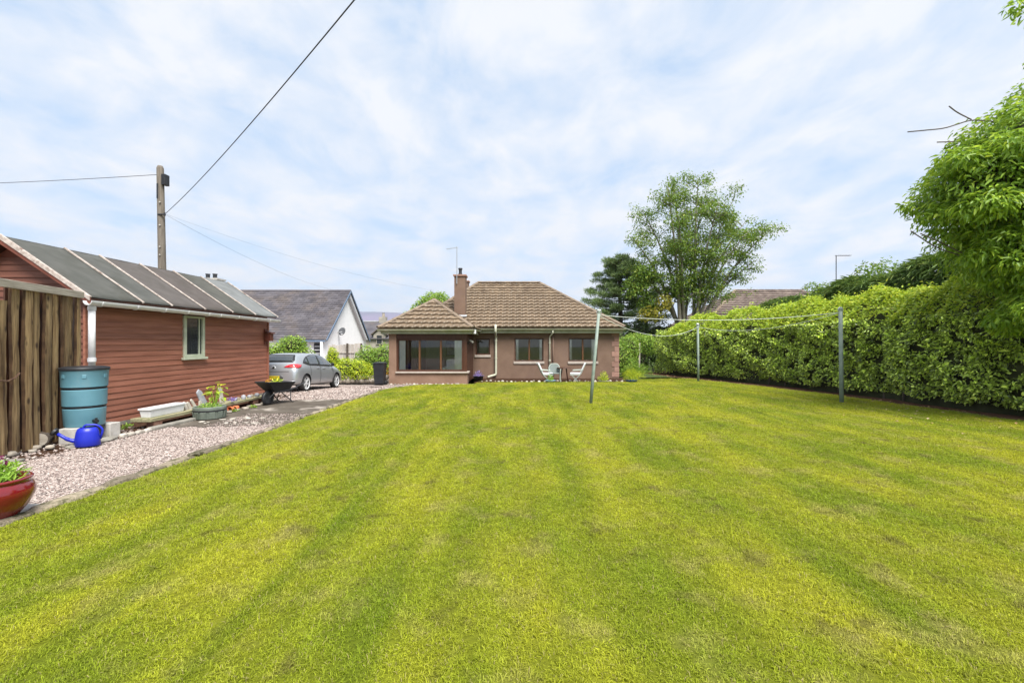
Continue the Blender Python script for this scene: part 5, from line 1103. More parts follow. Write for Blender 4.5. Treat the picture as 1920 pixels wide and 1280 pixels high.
# ------------------------------------------------------------------ neighbours
WH = thing('white_cottage', 'white rendered cottage with dark slate roof beyond the car', 'house', (-18, 35, 0))
gx, gl_, yf, yb, ym, ez, rz_ = -13.0, -24.2, 30.5, 39.6, 35.05, 1.85, 5.63
b = MB(); b.box(gl_, gx, yf + .3, yb - .3, -.3, ez); b.prism([(gx, yf + .3, ez), (gx, yb - .3, ez), (gx, ym, rz_ - .12)], (gl_ - gx, 0, 0)); b.build('wall', m_whitewall, WH)
rf = MB(); rf.add([(gl_ - .1, yf, ez), (gx + .25, yf, ez), (gx + .25, ym, rz_), (gl_ - .1, ym, rz_), (gl_ - .1, yb, ez), (gx + .25, yb, ez)], [(0, 1, 2, 3), (5, 4, 3, 2)])
rfo = rf.build('roof', m_slates, WH, norm=False)
# slates in courses with stepped edges
Sv = Vector((0, ym - yf, rz_ - ez)); SL = Sv.length; Sv.normalize(); Sn = Vector((0, -Sv.z, Sv.y)); V = []; F = []; ncr = 24; cw = SL / ncr; sw = .42
for r in range(ncr):
    x = gl_ - (sw / 2 if r % 2 else 0)
    while x < gx + .25:
        x0, x1 = max(x, gl_ - .1), min(x + sw - .012, gx + .25)
        if x1 > x0:
            p = Vector((0, yf, ez)) + Sv * (r * cw); k = len(V); j = random.uniform(0, .012)
            for xx, ss, nn in ((x0, 0, .045 + j), (x1, 0, .045 + j), (x1, cw + .04, .012), (x0, cw + .04, .012), (x0, 0, .01), (x1, 0, .01)):
                q = p + Sv * ss + Sn * nn; V.append((xx, q.y, q.z))
            F += [(k, k + 1, k + 2, k + 3), (k + 4, k + 5, k + 1, k)]
        x += sw
o = obj_np('slates', V, F, m_slates, rfo); o['kind'] = 'stuff'
MB().prism([(gl_ - .1, ym - .12, rz_ - .02), (gl_ - .1, ym, rz_ + .09), (gl_ - .1, ym + .12, rz_ - .02)], (gx + .27 - gl_ + .1, 0, 0)).build('ridge', m_slates, rfo)
MB().prism([(gx + .26, yf - .05, ez - .02), (gx + .26, ym, rz_ + .02), (gx + .26, ym, rz_ - .14), (gx + .26, yf + .06, ez - .12)], (.05, 0, 0)).build('bargeboard', m_bluetrim, rfo)
MB().prism([(gx + .26, yb + .05, ez - .02), (gx + .26, ym, rz_ + .02), (gx + .26, ym, rz_ - .14), (gx + .26, yb - .06, ez - .12)], (.05, 0, 0)).build('bargeboard', m_bluetrim, rfo)
MB().prism([(gx + .02, yb - .45, ez + .02), (gx + .02, ym + .0, rz_ - .25), (gx + .02, ym, rz_ - .6), (gx + .02, yb - .85, ez + .02)], (.22, 0, 0)).build('soffit', m_greytrim, rfo)
MB().box(gx - 3, gx + .2, yf - .06, yf + .06, ez - .16, ez - .03).build('gutter', m_bluetrim, rfo)
c1 = MB().box(-24.0, -22.75, 34.6, 35.5, 4.8, 6.42).build('chimney', m_whitewall, WH); MB().box(-24.08, -22.67, 34.52, 35.58, 6.42, 6.55).build('chimney_cap', m_concw, c1)
for x in (-23.75, -23.2): MB().lathe([(.14, 0), (.16, .05), (.14, .1), (.14, .3), (.17, .32), (.17, .38), (0, .38)], 12, (x, 35.05, 6.55)).build('chimney_pot', m_darkmetal, c1)
dw = MB().box(-13.66, -13.14, yf + .22, yf + .3, .25, 1.62).build('louvred_door', m_black, WH)
for i in range(5): MB().box(-13.62, -13.18, yf + .2, yf + .22, .4 + i * .24, .46 + i * .24).build('slat', m_greytrim, dw)
MB().box(-13.10, -12.95, yf - .1, yf + .05, -.2, 1.7).build('porch_post', m_whitewall, WH)
wn = MB().box(-15.0, -14.2, yf + .24, yf + .3, .5, 1.6).build('window', m_greytrim, WH); MB().box(-14.9, -14.3, yf + .225, yf + .24, .6, 1.5).build('pane', m_pane, wn)
SD = thing('satellite_dish', 'round grey satellite dish on the white cottage gable', 'satellite dish', (-12.9, 33.1, 2.43))
M = Matrix.Translation((-12.62, 33.0, 2.45)) @ Matrix.Rotation(R(-20), 4, 'Z') @ Matrix.Rotation(R(72), 4, 'X')
MB().lathe([(0, -.05), (.12, -.045), (.22, -.02), (.30, .02), (.305, .03), (.22, -.005), (0, -.035)], 28, (0, 0, 0), M).build('dish', mat('dish_grey', (.09, .095, .105), (.12, .125, .135), 9, .5), SD, smooth=True)
MB().tube([(-12.99, 33.1, 2.4), (-12.62, 33.05, 2.42)], .03, 8).build('bracket', m_greytrim, SD); MB().tube([(-12.6, 32.98, 2.18), (-12.5, 32.65, 2.2)], .018, 6).tube([(-12.5, 32.66, 2.2), (-12.49, 32.6, 2.25)], .04, 8).build('receiver_arm', m_greytrim, SD)
# stone house farther back
SH = thing('stone_house', 'grey stone house with slate roof and gabled dormer in the distance', 'house', (-17, 58, 0))
b = MB(); b.box(-22, -13.2, 56, 64, -.3, 2.2); b.prism([(-22, 56, 2.2), (-22, 64, 2.2), (-22, 60, 4.3)], (8.8, 0, 0)); b.build('wall', m_stonewall, SH)
b = MB(); b.add([(-22.2, 55.7, 2.1), (-13.0, 55.7, 2.1), (-13.0, 60, 4.42), (-22.2, 60, 4.42), (-22.2, 64.3, 2.1), (-13.0, 64.3, 2.1)], [(0, 1, 2, 3), (5, 4, 3, 2)]); rs_ = b.build('roof', m_slates, SH, norm=False)
MB().box(-22.2, -13, 59.9, 60.1, 4.40, 4.52).build('ridge', m_greytrim, rs_)
cs = MB().box(-18.0, -17.1, 59.6, 60.4, 4.2, 5.0).build('chimney', m_stonewall, SH); MB().lathe([(.2, 0), (.16, .5), (.2, .55), (0, .55)], 10, (-17.5, 60, 5.0)).build('chimney_pot', m_rubble, cs)
dm = MB().prism([(-17.55, 55.9, 1.9), (-16.05, 55.9, 1.9), (-16.05, 55.9, 2.65), (-16.8, 55.9, 3.25), (-17.55, 55.9, 2.65)], (0, 3.4, 0)).build('dormer', m_stonewall, SH)
for s_ in (-1, 1): MB().prism([(-16.8, 55.7, 3.36), (-16.8 + s_ * 1.0, 55.7, 2.52), (-16.8 + s_ * 1.0, 55.7, 2.68), (-16.8, 55.7, 3.52)], (0, 3.4, 0)).build('dormer_roof', m_bark2, dm)
wn = MB().box(-17.2, -16.4, 55.84, 55.9, 1.45, 2.62).build('window', m_stonewall, SH); MB().box(-17.1, -16.5, 55.82, 55.84, 1.55, 2.52).build('pane', m_pane, wn)
wn = MB().box(-15.1, -14.6, 55.9, 55.99, .9, 2.0).build('window', m_dkbrown, SH); MB().box(-15.05, -14.65, 55.88, 55.9, .95, 1.95).build('pane', m_pane, wn)
# boarded fence by the white cottage
BF = thing('board_fence', 'silvery board fence in front of the white cottage gable', 'fence', (-9.8, 26, -.2))
for i in range(9):
    x = -10.75 + i * .215; MB().box(x, x + .195, 26.0, 26.03, -.2, 1.50 + random.uniform(-.03, .05) + (.08 if i > 4 else 0)).build('board', m_fencegrey, BF, bevel=.004)
for z in (.5, 1.05): MB().box(-10.75, -8.8, 25.95, 25.998, z, z + .09).build('rail', m_fencegrey, BF)
for x in (-9.62, -8.82): MB().box(x - .05, x + .05, 25.88, 25.95, -.2, 1.6).build('post', m_bark2, BF)
# neighbour's roof on the right, over the hedge
NB = thing('tiled_bungalow', 'brown tiled hipped roof of the neighbouring bungalow over the hedge', 'house', (18, 35, 0))
nx0, nx1, ny0, ny1, nez, nrz = 13.2, 27.0, 32.0, 40.4, 2.9, 5.75; nym = (ny0 + ny1) / 2; hin = 4.2
MB().box(nx0 + .4, nx1 - .4, ny0 + .4, ny1 - .4, -.3, nez).build('wall', m_harl, NB)
b = MB(); b.add([(nx0, ny0, nez), (nx1, ny0, nez), (nx1 - hin, nym, nrz), (nx0 + hin, nym, nrz), (nx0, ny1, nez), (nx1, ny1, nez)], [(0, 1, 2, 3), (1, 5, 2), (5, 4, 3, 2), (4, 0, 3)]); nrf = b.build('roof', m_tilefar, NB, norm=False)
sv = Vector((0, nym - ny0, nrz - nez)); sl__ = sv.length
tile_slope(nrf, (nx0, ny0, nez + .03), (1, 0, 0), sv, nx1 - nx0, sl__, hin, hin, .34, .34, m_tilefar, 0, single=False)
sv2 = Vector((hin, 0, nrz - nez)); tile_slope(nrf, (nx0, ny1, nez + .03), (0, -1, 0), sv2, ny1 - ny0, sv2.length, (ny1 - ny0) / 2, (ny1 - ny0) / 2, .34, .34, m_tilefar, 0, single=False)
hip_tiles(nrf, (nx0, ny0, nez + .06), (nx0 + hin, nym, nrz + .06), m_hip, .12, .45); hip_tiles(nrf, (nx0 + hin, nym, nrz + .06), (nx1 - hin, nym, nrz + .06), m_tilefar, .12, .45, 'ridge_tile')
cn = MB().box(25.6, 26.4, 36.5, 37.3, 4, 6.1).build('chimney', m_brick, NB); MB().lathe([(.16, 0), (.13, .35), (0, .35)], 10, (26.0, 36.9, 6.1)).build('chimney_pot', m_terra, cn)
AR = thing('tv_aerial', 'tall television aerial above the neighbouring tiled roof', 'aerial', (24.6, 35, 5))
MB().tube([(24.6, 35, 5.0), (24.6, 35, 8.35)], .03, 6).build('mast', m_darkmetal, AR); bo = MB().tube([(24.5, 35, 8.33), (25.75, 35, 8.33)], .018, 6).build('boom', m_darkmetal, AR)
for i in range(9): MB().tube([(24.7 + i * .12, 34.8, 8.33), (24.7 + i * .12, 35.2, 8.33)], .008, 5).build('element', m_darkmetal, bo)
# low rubble wall below the shrubs
LW = thing('rubble_wall', 'low rubble stone wall below the yellow shrub by the drive', 'wall', (-7, 20.5, -.25))
for r in range(2):
    for i in range(20):
        s_ = random.uniform(.17, .30); stone('stone', (-9.3 + i * .21 + random.uniform(-.04, .04), 20.7 + random.uniform(-.06, .06) - r * -.04, -.2 + .11 + r * .17), (s_ * 1.2, s_, s_ * .8), 400 + r * 30 + i, m_rubble, None, None, None, random.uniform(0, 3), LW)
# hills
xs = np.linspace(-5200, 3800, 110); ysn = np.linspace(2600, 5400, 14); X, Y = np.meshgrid(xs, ysn)
Z = (318 + 36 * np.sin(X / 620 + 1.2) + 22 * np.sin(X / 240 + 2) + 9 * np.sin(X / 90)) * np.sin(np.clip((Y - 2600) / 1400, 0, 1) * math.pi / 2) * (1 + .12 * np.sin(Y / 300 + X / 500)) * smooth(700, -600, X) - 6
Fh = [(j * 110 + i, j * 110 + i + 1, (j + 1) * 110 + i + 1, (j + 1) * 110 + i) for j in range(13) for i in range(109)]
o = obj_np('hills', np.stack([X.ravel(), Y.ravel(), Z.ravel()], 1), Fh, m_hill, None, True); tag(o, kind='structure')

# ------------------------------------------------------------------ planting
m_laurel = leafmat('laurel_leaf', (0.061, 0.094, 0.018), (0.601, 0.772, 0.143), (1.253, 1.444, 0.298), rough=.30, trans=.2, spec=.6)
m_laurel_sunlit_new = leafmat('laurel_sunlit_new_leaf', (0.216, 0.335, 0.028), (0.418, 0.520, 0.043), (0.634, 0.670, 0.084), rough=.40, trans=.32)  # young top leaves; the sunlit look of the hedge top is in their colour
m_tree_r = leafmat('broad_leaf', (0.140, 0.257, 0.024), (0.296, 0.448, 0.043), (0.469, 0.597, 0.069), rough=.40, trans=.34)
m_tree_b = leafmat('sycamore_leaf', (0.083, 0.161, 0.019), (0.174, 0.274, 0.031), (0.283, 0.323, 0.040), rough=.5, trans=.34)
m_yellowing = leafmat('yellowing_leaf', (0.180, 0.204, 0.024), (0.336, 0.300, 0.036), None, rough=.5, trans=.35)
m_pine = leafmat('pine_needle', (0.084, 0.151, 0.050), (0.207, 0.278, 0.089), None, rough=.55, trans=.08)
m_cypress = leafmat('cypress_spray', (0.083, 0.162, 0.036), (0.178, 0.270, 0.055), (0.261, 0.324, 0.078), rough=.55, trans=.15)
m_bush = leafmat('shrub_leaf', (0.128, 0.244, 0.032), (0.267, 0.406, 0.051), (0.418, 0.510, 0.093), rough=.45, trans=.3)
m_bushy = leafmat('golden_shrub_leaf', (0.217, 0.330, 0.022), (0.444, 0.519, 0.031), (0.643, 0.661, 0.057), rough=.45, trans=.32)
m_bushd = leafmat('dark_shrub_leaf', (0.041, 0.080, 0.020), (0.092, 0.151, 0.030), None, rough=.5, trans=.15)
m_fresh = leafmat('fresh_leaf', (0.150, 0.290, 0.031), (0.299, 0.474, 0.053), None, rough=.45, trans=.35)
m_petal_o = leafmat('orange_petal', (.55, .22, .02), (.70, .42, .04), None, rough=.6, trans=.3)
m_petal_p = leafmat('purple_petal', (.10, .008, .045), (.20, .02, .09), None, rough=.6, trans=.3)
m_petal_v = leafmat('violet_petal', (.16, .10, .34), (.35, .28, .55), None, rough=.6, trans=.3)

def nrmz(v): return v / (np.linalg.norm(v, axis=1, keepdims=True) + 1e-9)
def leaves(name, P, out, mat_, parent, Lr, Wr, up=.5, rand=.8, dirdown=.25, fold=.2, droop=.12):
    n = len(P); Nn = nrmz(out * .6 + unit(n) * rand + np.array([0, 0, up])); D = nrmz(out * .9 + unit(n) * .9 - np.array([0, 0, dirdown]))
    D = nrmz(D - Nn * (D * Nn).sum(1, keepdims=True) * .85)
    V, F = leaf_geo(P, D, Nn, rng.uniform(*Lr, n), rng.uniform(*Wr, n), fold, droop)
    return obj_np(name, V, F, mat_, parent)
def lumpy(n, lumps, shell=.25, front=None):
    """points near the surface of overlapping ellipsoids, with outward normals; deeper inside the union is left empty"""
    A_ = np.array([l[3] * l[4] + l[4] * l[5] + l[3] * l[5] for l in lumps]); k = rng.choice(len(lumps), n, p=A_ / A_.sum()); Lm = np.array(lumps)
    d = unit(n); r_ = 1 - np.abs(rng.normal(0, shell, n)); r_ = np.clip(r_, .25, 1.06) * (1 + .10 * np.sin(d[:, 0] * 7 + k) * np.sin(d[:, 2] * 6 + k * 2) + .06 * np.sin(d[:, 1] * 13 + d[:, 2] * 11))
    P = Lm[k, :3] + d * Lm[k, 3:6] * r_[:, None]; keep = P[:, 2] > .02
    for i, l in enumerate(lumps):
        q = (P - np.array(l[:3])) / np.array(l[3:6]); keep &= ~((np.linalg.norm(q, axis=1) < .62) & (k != i))
    out = nrmz(d / Lm[k, 3:6]); return P[keep], out[keep]
def core_mesh(parent, lumps, f=.72, name='dark_core', material=None):  # solid dark core added inside the leaves so no light shows through
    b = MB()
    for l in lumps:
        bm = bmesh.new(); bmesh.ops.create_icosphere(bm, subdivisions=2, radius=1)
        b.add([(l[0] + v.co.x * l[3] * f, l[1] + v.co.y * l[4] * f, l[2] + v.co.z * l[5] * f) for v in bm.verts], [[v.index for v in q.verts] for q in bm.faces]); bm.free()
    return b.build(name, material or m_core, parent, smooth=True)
def shrub(name, label, lumps, n, mat_, Lr, Wr, cat='shrub', group=None, core=.7, stems=True, **kw):
    c = np.array(lumps)[:, :3].mean(0); t_ = thing(name, label, cat, (float(c[0]), float(c[1]), -.1), group=group)
    P, out = lumpy(n, lumps); leaves('foliage', P, out, mat_, t_, Lr, Wr, **kw)
    if core: core_mesh(t_, lumps, core)
    if stems:
        b = MB()
        for l in lumps[:5]: b.tube([(c[0] + (l[0] - c[0]) * .3, c[1], -.2), ((c[0] + l[0]) / 2, (c[1] + l[1]) / 2, l[2] * .4), (l[0], l[1], l[2])], [.04, .03, .015], 6)
        b.build('stem', m_bark2, t_)
    return t_

# laurel hedge down the right of the lawn
HP = np.array([(7.3, 24.3), (8.1, 21.9), (8.95, 19.5), (9.75, 17.2), (10.3, 14.8), (10.6, 12.2), (10.95, 9.8), (11.5, 7.4), (12.1, 5.2)])
HC = np.concatenate([[0], np.cumsum(np.linalg.norm(np.diff(HP, axis=0), axis=1))]); HL = HC[-1]
def hpos(s_): return np.stack([np.interp(s_, HC, HP[:, 0]), np.interp(s_, HC, HP[:, 1])], -1)
def hdir(s_):
    d = hpos(np.minimum(np.asarray(s_) + .6, HL)) - hpos(np.maximum(np.asarray(s_) - .6, 0)); return d / np.linalg.norm(d, axis=-1, keepdims=True)
def hnor(s_): d = hdir(s_); return np.stack([-d[..., 1], d[..., 0]], -1)      # away from the lawn
HA, hd, hn = HP[0], hdir(0.0), hnor(0.0)
def hedge_pts(n, which):
    s = rng.uniform(0, HL, n); f = s / HL; hs = np.interp(f, [0, .12, .4, 1], [.80, .92, 1.0, 1.06]); zf, zt = 2.30 * hs, 3.20 * hs; hn_ = hnor(s)
    bump = .13 * np.sin(s * 1.7 + 1) + .09 * np.sin(s * 3.9 + .5) + .05 * np.sin(s * 8.3)
    if which == 'front':
        z = .20 + (zf - .2) * rng.uniform(0, 1, n) ** .95; dep = .05 + bump * .8 + .10 * np.sin(z * 3.1 + s * 1.1) + .07 * np.sin(z * 6 + s * 2.7) + .16 * smooth(.6, 0, z) - .06 * smooth(zf * .5, zf, z)
        dep = dep + np.abs(rng.normal(0, .07, n)); o2 = np.stack([-hn_[:, 0], -hn_[:, 1], .12 * np.ones(n)], 1)
    else:
        u = rng.uniform(0, 1, n); dep = .05 + bump * .6 + u * 1.75; prof = np.sin(np.clip(u * 1.35, 0, 1) * math.pi / 2)
        z = zf + (zt - zf) * prof + .10 * np.sin(s * 2.3 + u * 4) + .07 * np.sin(s * 5.1 + u * 7) + .05 * np.sin(s * 11) - np.abs(rng.normal(0, .07, n)) + np.where(rng.uniform(0, 1, n) < .05, rng.uniform(0, .22, n), 0)
        o2 = np.stack([-hn_[:, 0] * (1 - u * .7), -hn_[:, 1] * (1 - u * .7), .6 + u], 1)
    end = smooth(1.1, 0, s); dep = dep + end ** 2 * .75; s2 = s
    xy = hpos(s2) + hn_ * dep[:, None]; return np.stack([xy[:, 0], xy[:, 1], z], 1), nrmz(o2)
HG = thing('laurel_hedge', 'tall dense laurel hedge along the right side of the lawn', 'hedge', (9.5, 15, 0))
P, o2 = hedge_pts(88000, 'front'); sv_ = -P[:, 1] * 1.06
gap = np.sin(sv_ * 5.3 + 1.3 * np.sin(P[:, 2] * 4.1)) * np.sin(P[:, 2] * 6.7 + 1.1 * np.sin(sv_ * 3.3)) + .6 * np.sin(sv_ * 11 + P[:, 2] * 9) * np.sin(P[:, 2] * 13 - sv_ * 4)
k = gap + rng.normal(0, .40, len(P)) > -.18; P, o2 = P[k], o2[k]
leaves('foliage', P, o2, m_laurel, HG, (.065, .125), (.032, .056), up=.55, rand=.95, dirdown=.3)
P, o2 = hedge_pts(38000, 'top'); leaves('sunlit_new_growth', P, o2, m_laurel_sunlit_new, HG, (.07, .135), (.032, .054), up=.7, rand=.8, dirdown=-.25)
n = 3200; ph = rng.uniform(-math.pi / 2, math.pi * .55, n); z = rng.uniform(.1, 2.3, n); rad = .75 - np.abs(rng.normal(0, .08, n)) + .06 * np.sin(z * 5)
cx, cy = HA + hn * .85 + hd * .35
P = np.stack([cx - rad * np.cos(ph) * hn[0] * 1.0 - rad * np.sin(ph) * hd[0], cy - rad * np.cos(ph) * hn[1] - rad * np.sin(ph) * hd[1], z], 1)
leaves('foliage', P, nrmz(P - np.stack([np.full(n, cx), np.full(n, cy), z], 1)), m_laurel, HG, (.075, .125), (.034, .052), up=.45, rand=.75, dirdown=.35)
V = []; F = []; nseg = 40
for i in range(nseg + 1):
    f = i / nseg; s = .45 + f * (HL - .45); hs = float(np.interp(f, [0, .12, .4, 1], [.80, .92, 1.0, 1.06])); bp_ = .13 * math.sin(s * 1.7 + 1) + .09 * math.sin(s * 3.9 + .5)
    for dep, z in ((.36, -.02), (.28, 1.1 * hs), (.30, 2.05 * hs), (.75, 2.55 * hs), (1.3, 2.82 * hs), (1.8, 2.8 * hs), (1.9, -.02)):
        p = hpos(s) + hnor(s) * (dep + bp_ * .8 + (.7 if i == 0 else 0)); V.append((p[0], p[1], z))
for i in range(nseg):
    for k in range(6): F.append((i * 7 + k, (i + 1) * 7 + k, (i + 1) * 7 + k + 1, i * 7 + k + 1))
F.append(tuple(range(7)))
q = MB(); q.add(V, F); q.build('dark_core', m_core, HG, smooth=True)  # added solid core that blocks light through the hedge
b = MB()
for i in range(26):
    s = .5 + i * (HL - 1) / 26; p = hpos(s) + hnor(s) * random.uniform(.28, .5); b = MB(); b.tube([(p[0], p[1], -.05), (p[0] + random.uniform(-.1, .1), p[1] + random.uniform(-.1, .1), .6)], [.03, .02], 6); b.build('stem', m_bark2, HG)

# clipped conifer hedge behind it
CH = thing('conifer_hedge', 'feathery dark conifer hedge rising behind the laurel hedge', 'hedge', (13, 15, 0))
CA, CB = np.array([11.6, 22.0]), np.array([14.4, 9.0]); cdv = CB - CA; CL = np.linalg.norm(cdv); cdv /= CL; cnv = np.array([-cdv[1], cdv[0]]); cnv = cnv if cnv[0] > 0 else -cnv
n = 34000; s = rng.uniform(0, CL, n); f = s / CL; u = rng.uniform(0, 1, n); zt = np.interp(f, [0, .35, .7, 1], [3.15, 3.75, 4.35, 4.9]) + .14 * np.sin(s * 1.9) + .08 * np.sin(s * 4.7)
top = rng.uniform(0, 1, n) < .55
dep = np.where(top, u * 1.5, np.abs(rng.normal(0, .12, n)) - .1); z = np.where(top, zt + .3 * np.sin(u * math.pi) - np.abs(rng.normal(0, .12, n)), 1.9 + (zt - 1.9) * u)
xy = CA + cdv * s[:, None] + cnv * dep[:, None]; P = np.stack([xy[:, 0], xy[:, 1], z], 1); out = nrmz(np.stack([-cnv[0] * (1 - top * .6), -cnv[1] * (1 - top * .6), .3 + top * .9], 1))
leaves('foliage', P, out, m_cypress, CH, (.18, .38), (.022, .042), up=.4, rand=.5, dirdown=.0, droop=.25)
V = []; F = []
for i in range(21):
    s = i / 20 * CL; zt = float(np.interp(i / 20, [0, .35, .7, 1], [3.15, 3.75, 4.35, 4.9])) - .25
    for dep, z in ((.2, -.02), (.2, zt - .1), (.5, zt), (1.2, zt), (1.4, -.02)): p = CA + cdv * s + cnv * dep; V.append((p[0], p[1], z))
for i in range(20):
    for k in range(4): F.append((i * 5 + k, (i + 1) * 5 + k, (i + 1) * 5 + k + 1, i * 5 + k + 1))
F.append((0, 1, 2, 3, 4)); q = MB(); q.add(V, F); q.build('dark_core', m_core, CH, smooth=True)  # added light-blocking core behind the conifer sprays

# branching helper
def curve(a, c_, bend, n=7):
    a, c_ = Vector(a), Vector(c_); m = a.lerp(c_, .5) + Vector(bend); return [a * (1 - i / n) ** 2 + m * 2 * (i / n) * (1 - i / n) + c_ * (i / n) ** 2 for i in range(n + 1)]
# big broadleaf leaning in on the right
RT = thing('broadleaf_tree', 'large broadleaf tree overhanging the hedge at the right edge', 'tree', (13.2, 10.8, 0))
b = MB(); b.tube([(13.2, 10.8, -.2), (13.1, 10.7, 2.0), (12.6, 10.2, 4.5), (12.2, 9.9, 7.0), (12.0, 9.6, 9.5)], [.28, .24, .18, .12, .05], 12); b.build('trunk', m_bark2, RT, smooth=True)
lr = [(11.7, 9.7, 4.7, 2.7, 2.2, 1.9), (10.35, 9.5, 4.85, 1.55, 1.45, 1.2), (10.8, 9.4, 5.75, 1.5, 1.4, .95), (12.0, 9.5, 6.45, 1.6, 1.5, 1.05), (10.9, 9.3, 3.5, 1.35, 1.3, 1.0), (11.4, 9.1, 2.55, 1.05, 1.0, .95), (12.2, 9.2, 3.2, 1.6, 1.3, 1.3), (9.75, 9.5, 5.15, .85, .85, .6), (10.1, 9.25, 3.5, .7, .75, .65), (10.65, 9.0, 2.35, .75, .75, .65), (11.7, 9.0, 2.1, .9, .8, .8)]
for l in lr[1:]: b = MB(); b.tube(curve((12.7, 10.3, 3.2), (l[0], l[1], l[2]), (0, 0, .5)), [.09, .08, .065, .05, .04, .03, .02, .012], 7); b.build('limb', m_bark2, RT, smooth=True)
rs2 = random.Random(3); spr = []
for l in lr:
    for _ in range(9):
        v = Vector((rs2.gauss(0, 1), rs2.gauss(0, 1), rs2.gauss(0, 1))).normalized(); q_ = rs2.uniform(.22, .45)
        spr.append((l[0] + v.x * l[3] * .98, l[1] + v.y * l[4] * .98, l[2] + v.z * l[5] * .98 - .05, q_ * 1.3, q_ * 1.3, q_ * .7))
Ps, outs = lumpy(27000, [q_ for q_ in spr if q_[1] < 10.5], .35); leaves('crown', Ps, outs, m_tree_r, RT, (.075, .185), (.03, .062), up=.8, rand=.6, dirdown=.6, droop=.22)
P, out = lumpy(56000, lr, .26); k = (P[:, 1] < 11.5); leaves('crown', P[k], out[k], m_tree_r, RT, (.075, .185), (.03, .062), up=.8, rand=.6, dirdown=.5, droop=.22)
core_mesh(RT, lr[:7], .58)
for nm, (cx, cy, cz), r_, nn in (('crown', (10.35, 9.0, 8.30), .42, 150), ('crown', (10.55, 9.0, 7.35), .30, 90), ('crown', (10.1, 9.2, 8.45), .2, 50)):
    d = unit(nn); P = np.array([cx, cy, cz]) + d * np.array([r_, r_, r_ * .5]) * rng.uniform(.2, 1, nn)[:, None]; leaves(nm, P, d, m_tree_r, RT, (.10, .18), (.04, .065), up=.6, dirdown=.5)
b = MB(); b.tube(curve((12.1, 9.7, 7.6), (10.2, 9.1, 8.35), (0, 0, .3)), [.04, .035, .03, .025, .02, .015, .01, .006], 6); b.tube(curve((12.1, 9.7, 6.9), (10.5, 9.0, 7.35), (0, 0, .2)), [.03, .027, .025, .02, .016, .012, .01, .006], 6); b.build('twig', m_bark2, RT)
for pts in ([(9.9, 9.3, 6.15), (9.3, 9.3, 6.2), (8.75, 9.3, 6.02), (8.0, 9.3, 5.95)], [(9.3, 9.3, 6.2), (9.0, 9.3, 6.35), (8.75, 9.2, 6.42)], [(8.95, 9.3, 5.75), (8.6, 9.3, 5.74)], [(9.15, 9.4, 3.45), (8.65, 9.4, 3.62), (8.15, 9.4, 3.95)], [(9.2, 9.4, 3.5), (8.8, 9.4, 3.7), (8.35, 9.4, 3.9)]):
    MB().tube(fillet(pts, .15), .012, 5).build('twig', m_bark2, RT)

# multi-stemmed tree behind the hedge
BT = thing('sycamore_tree', 'tall open multi-stemmed tree rising behind the far hedge', 'tree', (11.2, 30, 0))
bx_, by_ = 11.2, 30.0; tips = []
rs = random.Random(5)
def env(p):   # crown envelope
    q = Vector(((p[0] - 12.1) / 5.1, (p[1] - by_) / 4.0, (p[2] - 8.7) / 4.25)); return q.length
stems = [(-3.7, -.6, 8.4), (-2.7, .8, 10.6), (-1.6, -1.0, 11.7), (-.5, .9, 12.4), (.6, -.5, 12.3), (1.7, .9, 11.9), (2.9, -.4, 10.9), (4.3, .5, 9.9), (5.4, -.3, 9.0), (4.9, .4, 7.2), (-3.3, .2, 6.6), (.2, 2.0, 10.5), (1.2, -2.2, 10.2), (-1.2, -2.0, 9.4), (3.3, -1.6, 8.6)]
for i, (dx, dy, z) in enumerate(stems):
    a = Vector((bx_ + rs.uniform(-.5, .5), by_ + rs.uniform(-.3, .3), -.2)); c_ = Vector((bx_ + dx, by_ + dy, z)); pts = curve(a, c_, (-dx * .28, -dy * .28, 1.2), 10); r0 = rs.uniform(.13, .2)
    MB().tube(pts, [r0 * (1 - .88 * k / 10) for k in range(11)], 8).build('stem', m_bark, BT, smooth=True)
    b = MB()
    for j in range(15):
        k = rs.uniform(3.6, 10); p = pts[int(k)].lerp(pts[min(10, int(k) + 1)], k - int(k)); an = rs.uniform(0, 6.28); ln = rs.uniform(.7, 1.9) * (1.15 - k / 16)
        e_ = p + Vector((math.cos(an) * ln, math.sin(an) * ln * .8, rs.uniform(-.1, .9) * ln))
        if env(e_) > 1.03: continue
        sub = curve(p, e_, (0, 0, .12), 4); b.tube(sub, [.035, .028, .02, .014, .006], 5); tips.append(e_); tips.append(sub[3])
        for _ in range(3):
            q0 = sub[rs.choice((2, 3))]; e2 = q0 + Vector((rs.gauss(0, .45), rs.gauss(0, .45), rs.uniform(-.35, .45))); b.tube([q0, e2], [.012, .005], 4); tips.append(e2)
    b.build('branch', m_bark, BT, smooth=True); tips.append(c_)
T = np.array([tuple(p) for p in tips]); n = 35000; k = rng.integers(0, len(T), n); d = unit(n); P = T[k] + d * np.array([.52, .52, .34]) * (rng.uniform(0, 1, n) ** .6)[:, None]
leaves('crown', P, d, m_tree_b, BT, (.09, .16), (.055, .095), up=.7, rand=.7, dirdown=.4)
ylm = [(8.7, 29.2, 3.5, .9, .7, .55), (9.4, 29.0, 4.2, .5, .5, .6)]; P, out = lumpy(900, ylm, .4); leaves('crown', P, out, m_yellowing, BT, (.11, .19), (.07, .11), up=.6)
lw = [(-3.4 + bx_, 29.6, 5.2, .9, .8, .8), (bx_ - 2.5, 29.8, 4.2, .8, .8, .8), (bx_ - 2.9, 29.4, 6.1, .8, .8, .6)]; P, out = lumpy(2400, lw, .5); leaves('crown', P, out, m_tree_b, BT, (.11, .19), (.07, .11), up=.6)

